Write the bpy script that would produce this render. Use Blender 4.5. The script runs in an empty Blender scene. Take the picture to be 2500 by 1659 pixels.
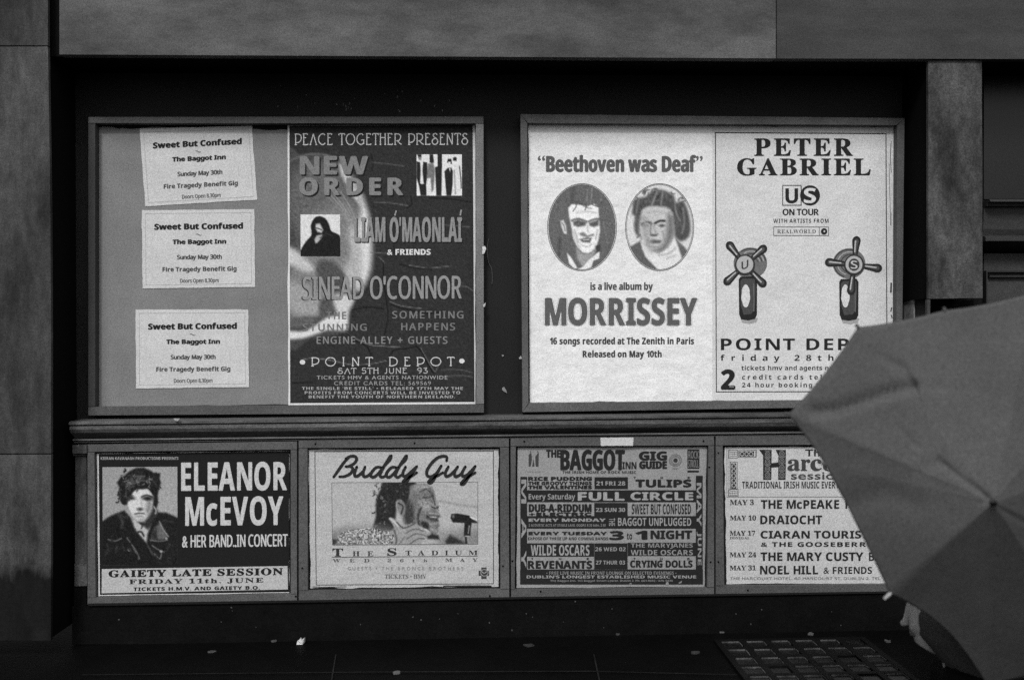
import bpy, math, random
import numpy as np
from mathutils import Vector
rng = np.random.default_rng(7); random.seed(7)
S = bpy.context.scene
COL = S.collection

# ------------------------------------------------------------------ camera
F_PX, CX, CY = 2100.0, 1250.0, 829.5
DIST, CAM_H = 2.31, 0.775
YAW, ROLL, PITCH = math.radians(1.95), 0.0066, 0.0
_r0 = np.array([math.cos(YAW), -math.sin(YAW), 0.0])
_f = np.array([math.sin(YAW), math.cos(YAW), 0.0]); _u0 = np.array([0, 0, 1.0])
CR = math.cos(ROLL)*_r0 - math.sin(ROLL)*_u0
CU = math.sin(ROLL)*_r0 + math.cos(ROLL)*_u0
CPOS = np.array([-0.078, -DIST, CAM_H])
cam = bpy.data.cameras.new("camera"); cam.sensor_width = 36; cam.lens = 36*F_PX/2500
cam.clip_start = .05; cam.clip_end = 400
cam.dof.use_dof = True; cam.dof.focus_distance = 2.30; cam.dof.aperture_fstop = 2.2
camo = bpy.data.objects.new("camera", cam); COL.objects.link(camo)
from mathutils import Matrix
M4 = Matrix(((CR[0], CU[0], -_f[0], CPOS[0]), (CR[1], CU[1], -_f[1], CPOS[1]), (CR[2], CU[2], -_f[2], CPOS[2]), (0, 0, 0, 1)))
camo.matrix_world = M4
S.camera = camo
# ------------------------------------------------------------------ sky, sun, exposure
SUN_EL, SUN_ROT = math.radians(46), math.radians(-18)      # from the street side, high and a little from the left
W = bpy.data.worlds.new("World"); S.world = W; W.use_nodes = True
nt = W.node_tree; bg = nt.nodes["Background"]
sky = nt.nodes.new("ShaderNodeTexSky"); sky.sky_type = 'NISHITA'; sky.sun_disc = False
sky.sun_elevation = SUN_EL; sky.sun_rotation = math.pi + SUN_ROT; sky.dust_density = 4
bw = nt.nodes.new("ShaderNodeRGBToBW")                      # black-and-white film: a neutral sky
nt.links.new(sky.outputs[0], bw.inputs[0]); nt.links.new(bw.outputs[0], bg.inputs[0]); bg.inputs[1].default_value = 0.06
sl = bpy.data.lights.new("sun", 'SUN'); sl.energy = 1.5; sl.angle = math.radians(14)
so = bpy.data.objects.new("sun", sl); COL.objects.link(so)
sdir = Vector((math.sin(SUN_ROT)*math.cos(SUN_EL), -math.cos(SUN_ROT)*math.cos(SUN_EL), math.sin(SUN_EL)))
so.rotation_euler = sdir.to_track_quat('Z', 'Y').to_euler(); so.location = (0, -3, 5)
vs = S.view_settings; vs.view_transform = 'Standard'; vs.look = 'None'; vs.gamma = 1; vs.use_curve_mapping = False
vs.exposure = 0.86
S.cycles.use_denoising = False                               # the photograph is grainy film

# ------------------------------------------------------------------ pixel of the photograph -> point on a plane d metres in front of the wall
def P(px, py, d=0.0):
    r = _f*F_PX + CR*(px-CX) - CU*(py-CY)
    t = (-d - CPOS[1])/r[1]
    return CPOS + r*t
def PA(xy, d):
    xy = np.asarray(xy, float)
    r = _f[None]*F_PX + np.outer(xy[:, 0]-CX, CR) - np.outer(xy[:, 1]-CY, CU)
    t = (-d - CPOS[1])/r[:, 1]
    return CPOS[None] + r*t[:, None]
def G(px, py, z=0.0):
    r = _f*F_PX + CR*(px-CX) - CU*(py-CY)
    return CPOS + r*((z-CPOS[2])/r[2])

# ------------------------------------------------------------------ materials (grey: the film is black and white)
def lin(t):
    c = np.asarray(t, float)/255.0
    return np.where(c <= .04045, c/12.92, ((c+.055)/1.055)**2.4)
MATS = {}
def mat(name, tone, rough=.8, spec=.2, grain=.14, mott=0.0, mscale=6.0, mstretch=(1, 1, 1), bump=0.0, bscale=60.0, attr=False, stains=None, crease=0.0):
    if name in MATS: return MATS[name]
    m = bpy.data.materials.new(name); m.use_nodes = True; MATS[name] = m
    t = m.node_tree; N = t.nodes; L = t.links; b = N["Principled BSDF"]
    b.inputs["Roughness"].default_value = rough; b.inputs["Specular IOR Level"].default_value = spec
    tc = N.new("ShaderNodeTexCoord"); co = tc.outputs["Object"]
    def math_(op, a, c):
        n = N.new("ShaderNodeMath"); n.operation = op
        for i, v in enumerate((a, c)):
            if isinstance(v, (int, float)): n.inputs[i].default_value = v
            else: L.new(v, n.inputs[i])
        return n.outputs[0]
    def noise(scale, detail=2, stretch=None, rough_=.5):
        n = N.new("ShaderNodeTexNoise"); n.inputs["Scale"].default_value = scale; n.inputs["Detail"].default_value = detail; n.inputs["Roughness"].default_value = rough_
        if stretch:
            mp = N.new("ShaderNodeMapping"); mp.inputs["Scale"].default_value = stretch; L.new(co, mp.inputs[0]); L.new(mp.outputs[0], n.inputs[0])
        else: L.new(co, n.inputs[0])
        return n.outputs["Fac"]
    if attr:
        a = N.new("ShaderNodeAttribute"); a.attribute_name = "print"; val = a.outputs["Fac"]
    else:
        val = float(lin(tone))
    k = math_('ADD', math_('MULTIPLY', math_('SUBTRACT', noise(330, 1.5), .5), grain*8.5), 1.0)
    if mott:
        k2 = math_('ADD', math_('MULTIPLY', math_('SUBTRACT', noise(mscale, 6, mstretch, .66), .5), mott*8), 1.0)
        if mott > .2:                                            # finer weathering on top of the large blotches
            k3 = math_('ADD', math_('MULTIPLY', math_('SUBTRACT', noise(mscale*6, 4, mstretch, .7), .5), mott*3.2), 1.0)
            k2 = math_('MULTIPLY', k2, math_('MAXIMUM', k3, .2))
        k = math_('MULTIPLY', k, math_('MAXIMUM', k2, .12))
    v = math_('MULTIPLY', k, val)
    if stains:                                              # (height z below which dirt starts, jaggedness, dark tone, object z offset)
        z0, jag, dark, blend = stains
        sx = N.new("ShaderNodeSeparateXYZ"); L.new(co, sx.inputs[0])
        e = math_('ADD', sx.outputs[2], math_('MULTIPLY', math_('SUBTRACT', noise(14, 5, (1.6, 1.6, .5), .7), .5), jag))
        mr = N.new("ShaderNodeMapRange"); L.new(e, mr.inputs[0]); mr.inputs[1].default_value = z0-blend; mr.inputs[2].default_value = z0+blend
        mr.inputs[3].default_value = dark; mr.inputs[4].default_value = 1.0
        v = math_('MULTIPLY', v, mr.outputs[0])
    cc = N.new("ShaderNodeCombineColor")
    for i in range(3): L.new(v, cc.inputs[i])
    L.new(cc.outputs[0], b.inputs["Base Color"])
    if bump or crease:
        h = math_('MULTIPLY', noise(bscale, 4), bump) if bump else 0.0
        if crease:
            vo = N.new("ShaderNodeTexVoronoi"); vo.feature = 'DISTANCE_TO_EDGE'; vo.inputs["Scale"].default_value = 9
            wv = N.new("ShaderNodeTexNoise"); wv.inputs["Scale"].default_value = 7; L.new(co, wv.inputs[0])
            va = N.new("ShaderNodeVectorMath"); va.operation = 'ADD'; L.new(co, va.inputs[0])
            vm = N.new("ShaderNodeVectorMath"); vm.operation = 'SCALE'; vm.inputs[3].default_value = .12; L.new(wv.outputs["Color"], vm.inputs[0]); L.new(vm.outputs[0], va.inputs[1])
            L.new(va.outputs[0], vo.inputs["Vector"])
            mr = N.new("ShaderNodeMapRange"); L.new(vo.outputs[0], mr.inputs[0]); mr.inputs[1].default_value = 0; mr.inputs[2].default_value = .06; mr.inputs[3].default_value = crease; mr.inputs[4].default_value = 0
            h = math_('ADD', mr.outputs[0], h)
        bp = N.new("ShaderNodeBump"); bp.inputs["Strength"].default_value = 1.0; bp.inputs["Distance"].default_value = .004
        L.new(h, bp.inputs["Height"]); L.new(bp.outputs[0], b.inputs["Normal"])
    return m
def ink(t, **k): return mat("ink_%d" % t, t, grain=k.get('grain', .12), rough=.75, spec=.12)

# ------------------------------------------------------------------ objects
LOC = {}
def thing(name, label, cat, loc, group=None):
    o = bpy.data.objects.new(name, None); o.empty_display_size = .05; COL.objects.link(o)
    o.location = [float(c) for c in loc]; LOC[o] = np.array(loc, float)
    o["label"] = label; o["category"] = cat
    if group: o["group"] = group
    return o
def mesh(name, V, Fc, m, parent=None, loc=None, smooth=False, tones=None):
    V = np.asarray(V, float).reshape(-1, 3)
    base = LOC[parent] if parent is not None else (np.array(loc, float) if loc is not None else np.array([V[:, 0].mean(), V[:, 1].mean(), V[:, 2].min()]))
    me = bpy.data.meshes.new(name); me.from_pydata((V-base).tolist(), [], [tuple(int(i) for i in f) for f in Fc]); me.update()
    for mm in (m if isinstance(m, (list, tuple)) else [m]): me.materials.append(mm)
    if smooth: me.polygons.foreach_set("use_smooth", [True]*len(me.polygons))
    if tones is not None:
        a = me.attributes.new("print", 'FLOAT', 'POINT'); a.data.foreach_set("value", np.asarray(tones, np.float32))
    o = bpy.data.objects.new(name, me); COL.objects.link(o); LOC[o] = base
    if parent is not None: o.parent = parent
    else: o.location = base
    return o
def tag(o, label, cat, group=None):
    o["label"] = label; o["category"] = cat
    if group: o["group"] = group
    return o
def struct(o): o["kind"] = "structure"; return o

def slab(quad, d0, d1):
    """quad of photo pixels (any polygon) whose front face lies d1 in front of the wall, extruded straight back to d0"""
    f = PA(quad, d1); b = f.copy(); b[:, 1] = -d0; n = len(f)
    V = np.vstack([f, b]); Fc = [tuple(range(n))[::-1], tuple(range(n, 2*n))]
    for i in range(n): j = (i+1) % n; Fc.append((i, j, n+j, n+i))
    return V, Fc
def join(parts):
    V, Fc, o = [], [], 0
    for v, f in parts:
        V.append(v); Fc += [tuple(i+o for i in q) for q in f]; o += len(v)
    return np.vstack(V), Fc
def rect(l, t, r, b): return [(l, t), (r, t), (r, b), (l, b)]
def ragged(quad, amp=(1.2, 1.2, 1.2, 1.2), n=40):
    """edges of a sheet, each roughened by its own amount (photo pixels)"""
    out = []
    for i in range(4):
        a = np.array(quad[i], float); b = np.array(quad[(i+1) % 4], float); e = b-a; nn = np.array([-e[1], e[0]])/np.linalg.norm(e)
        w = np.interp(np.linspace(0, 1, n), np.linspace(0, 1, 12), rng.normal(0, 1, 12))+rng.normal(0, .35, n); w[0] = 0
        for k in range(n): out.append(tuple(a+e*k/n+nn*w[k]*amp[i]))
    return out

def cat_rom(pts, n=8, closed=False):
    p = [np.array(q, float) for q in pts]; out = []
    m = len(p)
    for i in range(m if closed else m-1):
        g = lambda k: p[k % m] if closed else p[min(max(k, 0), m-1)]
        p0, p1, p2, p3 = g(i-1), g(i), g(i+1), g(i+2)
        for k in range(n):
            t = k/n
            out.append(.5*((2*p1)+(-p0+p2)*t+(2*p0-5*p1+4*p2-p3)*t*t+(-p0+3*p1-3*p2+p3)*t**3))
    if not closed: out.append(p[-1])
    return np.array(out)
def ribbon(pts, w, closed=False):
    p = np.asarray(pts, float); n = len(p)
    if closed: tg = np.roll(p, -1, 0)-np.roll(p, 1, 0)
    else: tg = np.gradient(p, axis=0)
    tg /= np.linalg.norm(tg, axis=1)[:, None]+1e-9
    nm = np.stack([-tg[:, 1], tg[:, 0]], 1); ww = np.broadcast_to(np.asarray(w, float), (n,))[:, None]/2
    V = np.vstack([p+nm*ww, p-nm*ww]); Fc = []
    for i in range(n if closed else n-1):
        j = (i+1) % n; Fc.append((i, j, n+j, n+i))
    return V, Fc
def join2(parts): return join(parts)
def flat(name, v2, Fc, d, m, parent): return mesh(name, PA(v2, d), Fc, m, parent)
def poly(name, pts, d, m, parent): return flat(name, pts, [tuple(range(len(pts)))], d, m, parent)
def ell(cx, cy, rx, ry, n=48): return [(cx+rx*math.cos(a), cy+ry*math.sin(a)) for a in np.linspace(0, 2*math.pi, n, endpoint=False)]
def outline(name, quad, w, d, m, parent):
    parts = []
    for i in range(4):
        a, b = np.array(quad[i], float), np.array(quad[(i+1) % 4], float); e = (b-a)/np.linalg.norm(b-a)
        parts.append(ribbon([a-e*w/2, b-e*w/2], w))
    v, f = join(parts); return flat(name, v, f, d, m, parent)

# ------------------------------------------------------------------ lettering: built-in font, every line stretched to the box it fills in the photograph
STY = {'s': (0x1D5A0, 0x1D5BA, 0x1D7E2), 'sb': (0x1D5D4, 0x1D5EE, 0x1D7EC), 'rb': (0x1D400, 0x1D41A, 0x1D7CE), 'd': None}
_fc = bpy.data.curves.new("glyph", 'FONT'); _fc.resolution_u = 3
_fo = bpy.data.objects.new("glyph", _fc); COL.objects.link(_fo)
GL = {}
def glyph(ch, sty):
    if (ch, sty) in GL: return GL[ch, sty]
    c = ch; st = STY[sty]
    if st:
        if 'A' <= ch <= 'Z': c = chr(st[0]+ord(ch)-65)
        elif 'a' <= ch <= 'z': c = chr(st[1]+ord(ch)-97)
        elif '0' <= ch <= '9': c = chr(st[2]+ord(ch)-48)
    _fc.body = c; dg = bpy.context.evaluated_depsgraph_get(); dg.update()
    me = bpy.data.meshes.new_from_object(_fo.evaluated_get(dg))
    v = np.array([q.co[:2] for q in me.vertices]).reshape(-1, 2); f = [tuple(p.vertices) for p in me.polygons]
    bpy.data.meshes.remove(me)
    if len(v) == 0: r = (v, f, .27)
    else: r = (v, f, v[:, 0].max()+min(max(v[:, 0].min(), .02), .055))
    GL[ch, sty] = r; return r
def txt(parent, name, s, l, r, t, b, sty, m, d, slope=0.0, heavy=0.0, track=0.0, turn=False, ref=None, shear=0.0, off=(0, 0)):
    x = 0.0; parts = []
    for ch in s:
        v, f, adv = glyph(ch, sty)
        if len(v): parts.append((v+np.array([x, 0]), f))
        x += adv+track
    v, f = join(parts)
    mn, mx = v.min(0), v.max(0); u = (v-mn)/(mx-mn)
    if turn: q = np.stack([l+u[:, 1]*(r-l), t+u[:, 0]*(b-t)], 1)
    else: q = np.stack([l+u[:, 0]*(r-l)+shear*(u[:, 1]-.5), b-u[:, 1]*(b-t)], 1)
    q[:, 1] += slope*(q[:, 0]-(l+r)/2); q += np.array(off)
    Vs = [PA(q, d)]; Fs = list(f); n = len(q)
    if heavy:
        for k, (ox, oy) in enumerate(((heavy, 0), (-heavy, 0), (0, heavy*.6), (0, -heavy*.6))):
            Vs.append(PA(q+np.array([ox, oy]), d+(k+1)*.00006)); Fs += [tuple(i+n*(k+1) for i in g) for g in f]
    return mesh(name, np.vstack(Vs), Fs, m, parent)

NV = {'P': (.62, [[(.08, 0), (.08, 1)], [(.0, 1), (.2, 1)], [(.0, .03), (.3, .02), (.55, .14), (.6, .4), (.52, .66), (.3, .8), (.08, .8)]]), 'E': (.5, [[(.08, 0), (.08, 1)], [(.0, 0), (.42, 0)], [(.08, .36), (.3, .36)], [(.0, 1), (.46, 1)], [(.42, 0), (.42, .1)], [(.46, 1), (.46, .9)]]),
      'A': (.66, [[(.06, 1), (.34, .0)], [(.34, .0), (.62, 1)], [(0, 1), (.14, 1)], [(.54, 1), (.7, 1)]]), 'C': (.7, [[(.62, .14), (.5, .02), (.3, .03), (.1, .22), (.03, .5), (.1, .78), (.3, .97), (.5, .98), (.64, .84)]]), 'T': (.5, [[(.26, 0), (.26, 1)], [(.0, .0), (.52, .0)], [(0, 0), (-.02, .14)], [(.52, 0), (.54, .14)], [(.18, 1), (.34, 1)]]),
      'O': (.86, [[(.42, 0), (.16, .12), (.02, .5), (.16, .88), (.42, 1), (.68, .88), (.82, .5), (.68, .12), (.42, 0)]]), 'G': (.74, [[(.62, .14), (.5, .02), (.3, .03), (.1, .22), (.03, .5), (.1, .78), (.3, .97), (.5, .98), (.66, .84)], [(.66, .58), (.66, .96)], [(.44, .58), (.72, .58)]]), 'H': (.6, [[(.08, 0), (.08, 1)], [(.52, 0), (.52, 1)], [(.08, .36), (.52, .36)], [(0, 0), (.16, 0)], [(.44, 0), (.6, 0)], [(0, 1), (.16, 1)], [(.44, 1), (.6, 1)]]),
      'R': (.68, [[(.08, 0), (.08, 1)], [(.0, 1), (.18, 1)], [(.0, .03), (.3, .02), (.55, .14), (.58, .36), (.48, .58), (.28, .66), (.2, .66)], [(.3, .66), (.52, .9), (.68, 1)]]), 'S': (.6, [[(.5, .12), (.38, .0), (.22, .02), (.12, .14), (.2, .3), (.42, .46), (.56, .7), (.46, .93), (.28, 1), (.08, .9), (.04, .68), (.16, .5), (.34, .46)]]), 'N': (.64, [[(.08, 1), (.08, 0)], [(.08, 0), (.54, 1)], [(.54, 1), (.54, 0)], [(0, 1), (.16, 1)], [(.46, 0), (.62, 0)]]),
      'I': (.26, [[(.1, 0), (.1, 1)], [(.02, 0), (.18, 0)], [(.02, 1), (.18, 1)]]), 'D': (.72, [[(.08, 0), (.08, 1)], [(0, 0), (.3, 0), (.58, .18), (.66, .5), (.58, .82), (.3, 1), (0, 1)]]), 'U': (.6, [[(.08, 0), (.08, .7), (.16, .93), (.3, 1), (.44, .93), (.52, .7), (.52, 0)]]), 'J': (.36, [[(.26, 0), (.26, .8), (.2, .98), (.04, .98)]]),
      '5': (.5, [[(.44, 0), (.12, 0), (.1, .42), (.3, .38), (.46, .58), (.42, .88), (.22, 1), (.04, .9)]]), '9': (.52, [[(.48, .3), (.38, .02), (.16, .04), (.05, .28), (.16, .52), (.38, .5), (.48, .3), (.44, .7), (.2, 1)]]), '3': (.5, [[(.06, .06), (.42, .02), (.22, .4), (.44, .56), (.44, .86), (.24, 1), (.04, .9)]])}
def ntxt(parent, name, s, l, r, t, b, m, d, w, track=.1, slope=0.0):
    """thin art-nouveau capitals, drawn as pen strokes"""
    x = 0; items = []
    for ch in s:
        if ch == ' ': x += .34+track; continue
        wd, st = NV[ch]
        for q in st: items.append((len(q) > 2, np.array([(x+a, c) for a, c in q])))
        x += wd+track
    x -= track; parts = []
    for cu, q in items:
        q = np.stack([l+q[:, 0]/x*(r-l), t+q[:, 1]*(b-t)], 1); q[:, 1] += slope*(q[:, 0]-(l+r)/2)
        parts.append(ribbon(cat_rom(q, 4) if cu else q, w))
    v, f = [], []
    V, o = [], 0
    for k, (v2, ff) in enumerate(parts): V.append(PA(v2, d+.00001*(k % 7))); f += [tuple(i+o for i in g) for g in ff]; o += len(v2)
    return mesh(name, np.vstack(V), f, m, parent)

# ------------------------------------------------------------------ printed pictures: a grid of halftone tones painted from soft shapes
def strands(n, box_, ang, ln, tones, wd, blur=3, seed=1):
    g = np.random.default_rng(seed); out = []
    for k in range(n):
        x, y = g.uniform(box_[0], box_[2]), g.uniform(box_[1], box_[3]); a = math.radians(g.normal(*ang)); l_ = g.uniform(.5, 1.2)*ln; c_ = g.normal(0, .5)
        out.append(('l', float(g.choice(tones)), blur, g.uniform(.6, 1.3)*wd, [(x, y), (x+l_*.5*math.cos(a), y+l_*.5*math.sin(a)), (x+l_*math.cos(a+c_), y+l_*math.sin(a+c_))]))
    return out
def picture(name, quad, step, ops, d, parent, base=120, keep=None, noise=8):
    q = np.array(quad, float); w = np.linalg.norm(q[1]-q[0]); h = np.linalg.norm(q[3]-q[0])
    nx, ny = max(4, int(w/step)), max(4, int(h/step))
    u, v = np.meshgrid(np.linspace(0, 1, nx), np.linspace(0, 1, ny)); u = u.ravel(); v = v.ravel()
    xy = (q[0]*((1-u)*(1-v))[:, None]+q[1]*(u*(1-v))[:, None]+q[2]*(u*v)[:, None]+q[3]*((1-u)*v)[:, None])
    X, Y = xy[:, 0], xy[:, 1]; T = np.full(len(X), float(base))
    def segd(a, b):
        e = np.array(b, float)-a; l2 = max((e**2).sum(), 1e-9)
        k = np.clip(((X-a[0])*e[0]+(Y-a[1])*e[1])/l2, 0, 1)
        return np.hypot(X-a[0]-k*e[0], Y-a[1]-k*e[1])
    for op in ops:
        kind, tone, blur = op[:3]
        if kind == 'e':
            cx, cy, rx, ry = op[3:7]; ro = math.radians(op[7]) if len(op) > 7 else 0
            dx, dy = X-cx, Y-cy; a = (dx*math.cos(ro)+dy*math.sin(ro))/rx; c = (-dx*math.sin(ro)+dy*math.cos(ro))/ry
            rr = np.hypot(a, c); sd = (rr-1)*min(rx, ry)
        elif kind == 'l':
            wd, pts = op[3], op[4]; pts = cat_rom(pts, 5) if len(pts) > 2 else np.array(pts, float)
            sd = np.min([segd(pts[i], pts[i+1]) for i in range(len(pts)-1)], axis=0)-wd/2
        elif kind == 'p':
            pts = cat_rom(op[3], 5, True) if (len(op) > 4 and op[4]) else np.array(op[3], float); n = len(pts)
            ins = np.zeros(len(X), bool); dm = np.full(len(X), 1e9)
            for i in range(n):
                a, b = pts[i], pts[(i+1) % n]; dm = np.minimum(dm, segd(a, b))
                cond = (a[1] > Y) != (b[1] > Y)
                with np.errstate(divide='ignore', invalid='ignore'): xi = (b[0]-a[0])*(Y-a[1])/(b[1]-a[1]+1e-12)+a[0]
                ins ^= cond & (X < xi)
            sd = np.where(ins, -dm, dm)
        elif kind == 'g':                                        # speckle: tone = amplitude, blur = cell size
            gx, gy = (X/blur).astype(int), (Y/blur).astype(int)
            hsh = np.sin(gx*12.9898+gy*78.233)*43758.5453; hsh = hsh-np.floor(hsh)
            cx, cy, rx, ry = op[3:7]; mk = (np.hypot((X-cx)/rx, (Y-cy)/ry) < 1)
            T = T+mk*(hsh-.5)*2*tone; continue
        k = np.clip(.5-sd/max(blur, .1)/1.0, 0, 1); k = k*k*(3-2*k)
        T = T*(1-k)+tone*k
    T = np.clip(T+rng.normal(0, noise, len(T)), 4, 250)
    Fc = [(j*nx+i, j*nx+i+1, (j+1)*nx+i+1, (j+1)*nx+i) for j in range(ny-1) for i in range(nx-1)]
    if keep:
        cx, cy, rx, ry = keep; ok = np.hypot((X-cx)/rx, (Y-cy)/ry) < 1
        Fc = [f for f in Fc if ok[list(f)].all()]
    return mesh(name, PA(xy, d), Fc, mat("halftone_print", 0, attr=True, grain=.1, rough=.75, spec=.12), parent, tones=lin(T))

# ================================================================== the setting
def sweep(xl, xr, prof, back=0.0):
    """a moulding: profile points (y at the left end, y at the right end, d) swept along the wall"""
    L = np.array([P(xl, a, d) for a, b, d in prof]); R = np.array([P(xr, b, d) for a, b, d in prof])
    L = np.vstack([[L[0][0], -back, L[0][2]], L, [L[-1][0], -back, L[-1][2]]]); R = np.vstack([[R[0][0], -back, R[0][2]], R, [R[-1][0], -back, R[-1][2]]])
    n = len(L); L[:, 0] = L[:, 0].mean(); R[:, 0] = R[:, 0].mean()
    Fc = [(i, i+1, n+i+1, n+i) for i in range(n-1)]+[tuple(range(n))[::-1], tuple(range(n, 2*n))]
    return np.vstack([L, R]), Fc

pave_m = mat("wet_paving", 6, rough=.6, spec=.07, grain=.2, mott=.25, mscale=5, bump=.5, bscale=90)
joint_m = mat("paving_joint", 24, rough=.8, grain=.2, mott=.4, mscale=20)
V, Fc = [], []
STREET = -.90                                                # the pavement beside the shopfront is a raised terrace; the street lies lower
def box(x0, x1, y0, y1, z0, z1):
    V = [(x0, y0, z0), (x1, y0, z0), (x1, y1, z0), (x0, y1, z0), (x0, y0, z1), (x1, y0, z1), (x1, y1, z1), (x0, y1, z1)]
    return np.array(V, float), [(3, 2, 1, 0), (4, 5, 6, 7), (0, 1, 5, 4), (1, 2, 6, 5), (2, 3, 7, 6), (3, 0, 4, 7)]
V, Fc = box(-12, 12, -.415, .2, STREET-.1, 0)
pv = struct(mesh("pavement", V, Fc, pave_m, loc=(0, 0, 0)))
struct(mesh("street", [(-40, -40, STREET), (40, -40, STREET), (40, -.4, STREET), (-40, -.4, STREET)], [(0, 1, 2, 3)], mat("wet_street", 34, rough=.6, spec=.2, grain=.2, mott=.12, mscale=3), loc=(0, 0, STREET)))
def ground_line(a, b, w, zz=.004):
    A, B = G(*a), G(*b); e = (B-A)/np.linalg.norm(B-A); n = np.array([-e[1], e[0], 0])*w/2
    q = np.array([A+n, B+n, B-n, A-n]); q[:, 2] = zz; return q, [(3, 2, 1, 0)]
parts = [ground_line((900, 1643), (1440, 1641), .004), ground_line((1440, 1641), (1800, 1650), .003), ground_line((1450, 1600), (1475, 1720), .003), ground_line((820, 1600), (800, 1720), .003), ground_line((200, 1650), (900, 1643), .003)]
v, f = join(parts); struct(mesh("pavement_joints", v, f, joint_m, loc=(0, 0, 0)))

shop = thing("shopfront", "dark wooden shopfront with broad fascia, stone pillars and moulded ledge behind the posters", "shopfront", (0, 0, 0))
board_m = mat("dark_paint", 29, rough=.7, spec=.12, grain=.25, mott=.12, mscale=4)
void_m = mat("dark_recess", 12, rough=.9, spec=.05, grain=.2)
fas_m = mat("fascia_paint", 70, rough=.75, spec=.15, grain=.16, mott=.42, mscale=2.4, mstretch=(.6, 1, 1.6))
fas2_m = mat("fascia_paint_dull", 59, rough=.75, spec=.15, grain=.16, mott=.22, mscale=3.2, mstretch=(.6, 1, 2.2))
zst = float(P(60, 1392, .16)[2])
pil2_m = mat("pillar_stone_right", 62, rough=.85, spec=.15, grain=.2, mott=.5, mscale=8, mstretch=(1.3, 1, .6), bump=.5, bscale=40)
mesh("backboard", *slab([(60, -620), (3700, -620), (3700, 1500), (60, 1500)], -.05, 0), board_m, shop)
mesh("fascia_board", *slab([(145, -620), (1894, -620), (1894, 142.7), (145, 133)], .135, .16), fas_m, shop)
mesh("fascia_board", *slab([(1896.5, -620), (3700, -620), (3700, 147), (1896.5, 142.9)], .135, .158), fas2_m, shop)
sz = float(P(1250, 138, .16)[2]); mesh("soffit", *box(-1.6, 2.62, -.1345, -.001, sz+.003, 2.3), void_m, shop)  # near-black colour stands for the shade under the fascia
mesh("fascia_end", *slab([(108, -620), (143, -620), (143, 150), (108, 150)], 0.001, .06), void_m, shop)
# left pillar: three stone blocks with narrow joints
pl = mesh("pillar", *slab([(-1300, -620), (110, -620), (120, 1560), (-1300, 1560)], 0.0, .150), void_m, shop)
for tn_, q in zip((46, 55, 68), ([(-1320, -620), (115, -620), (117, 111), (-1320, 111)], [(-1320, 114), (117, 114), (120, 300), (123, 520), (124.5, 800), (124.5, 1106), (-1320, 1108)], [(-1320, 1111), (124.5, 1109), (124.5, 1400), (124, 1562), (-1320, 1564)])):
    mesh("stone_block", *slab(q, .1502, .16), mat("pillar_stone_%d" % tn_, tn_, rough=.85, spec=.15, grain=.18, mott=.5, mscale=5, mstretch=(1.5, 1, .5), bump=.6, bscale=40, stains=(zst, .11, .10, .02)), pl)
p2 = mesh("pillar", *slab([(2267, 148), (2397, 148), (2398, 726), (2268, 728)], 0.001, .14), void_m, shop)
mesh("stone_facing", *slab([(2266, 147.5), (2397, 147.5), (2399, 727), (2267, 729)], .1402, .15), pil2_m, p2)
mesh("edge_strip", *slab([(2264, 731), (2271, 731), (2271, 1540), (2264, 1540)], .1402, .15), pil2_m, p2)
mesh("base_recess", *slab([(2273, 732), (3700, 732), (3700, 1540), (2273, 1540)], 0.001, .012), void_m, p2)
trim_m = mat("dark_trim", 34, rough=.5, spec=.3, grain=.22, mott=.15, mscale=8, mstretch=(3, 1, .4))
mesh("side_trim", *slab([(2236, 190), (2263, 190), (2264, 1050), (2237, 1050)], 0.001, .05), trim_m, shop)
mesh("side_bead", *slab([(2229.5, 190), (2233, 190), (2234.5, 1050), (2231, 1050)], 0.001, .052), mat("bead_paint", 125, grain=.2, mott=.3, mscale=20), shop)
# window bay right of the pillar
mesh("side_window", *slab([(2402, 147), (3700, 147), (3700, 486), (2402, 486)], -.06, .004), mat("window_black", 18, rough=.35, spec=.3, grain=.3), shop)
moul_m = mat("sill_moulding", 44, rough=.6, spec=.25, grain=.22, mott=.25, mscale=9, mstretch=(.5, 1, 3))
mesh("window_sill", *sweep(2400, 3700, [(487, 487, .13), (492, 492, .135), (496, 496, .12), (503, 503, .118), (506, 506, .105), (560, 560, .10), (575, 575, .095), (578, 578, .112), (588, 588, .112), (592, 592, .09), (612, 612, .03)]), moul_m, shop)
mesh("bay_panel", *slab([(2402, 619), (3700, 619), (3700, 1540), (2402, 1540)], 0.001, .06), mat("bay_panel_paint", 50, grain=.2, mott=.2, mscale=8), shop)
mesh("bay_panel_moulding", *slab([(2411, 660), (3700, 660), (3700, 664), (2411, 664)], .061, .075), trim_m, shop)
mesh("bay_panel_moulding", *slab([(2408, 660), (2411, 660), (2411, 1500), (2408, 1500)], .061, .075), trim_m, shop)
mesh("bay_panel_moulding", *slab([(2416, 672), (3700, 672), (3700, 676), (2416, 676)], .061, .07), trim_m, shop)
# ledge
ledge_m = mat("ledge_paint", 74, rough=.6, spec=.25, grain=.2, mott=.42, mscale=7, mstretch=(.45, 1, 3), bump=.5, bscale=50)
ledge = mesh("ledge", *sweep(176, 2262, [(1028, 1006.5, .080), (1030, 1008.5, .087), (1036, 1013, .087), (1038, 1015.5, .079), (1041, 1018.5, .083), (1048, 1027, .083), (1056, 1036, .078), (1063, 1043, .064), (1070, 1048.5, .052), (1071.5, 1049.5, .066), (1075, 1053.5, .067), (1077, 1055.5, .055), (1078.5, 1057, .062), (1080, 1059, .062), (1081.5, 1060.5, .048)]), ledge_m, shop)
plinth_m = mat("plinth_paint", 9, rough=.75, spec=.08, grain=.3, mott=.3, mscale=12, bump=.3, bscale=60)
mesh("plinth", *slab([(176, 1479), (2262, 1444), (2262, 1552), (176, 1562)], 0.0, .060), plinth_m, shop)
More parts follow.
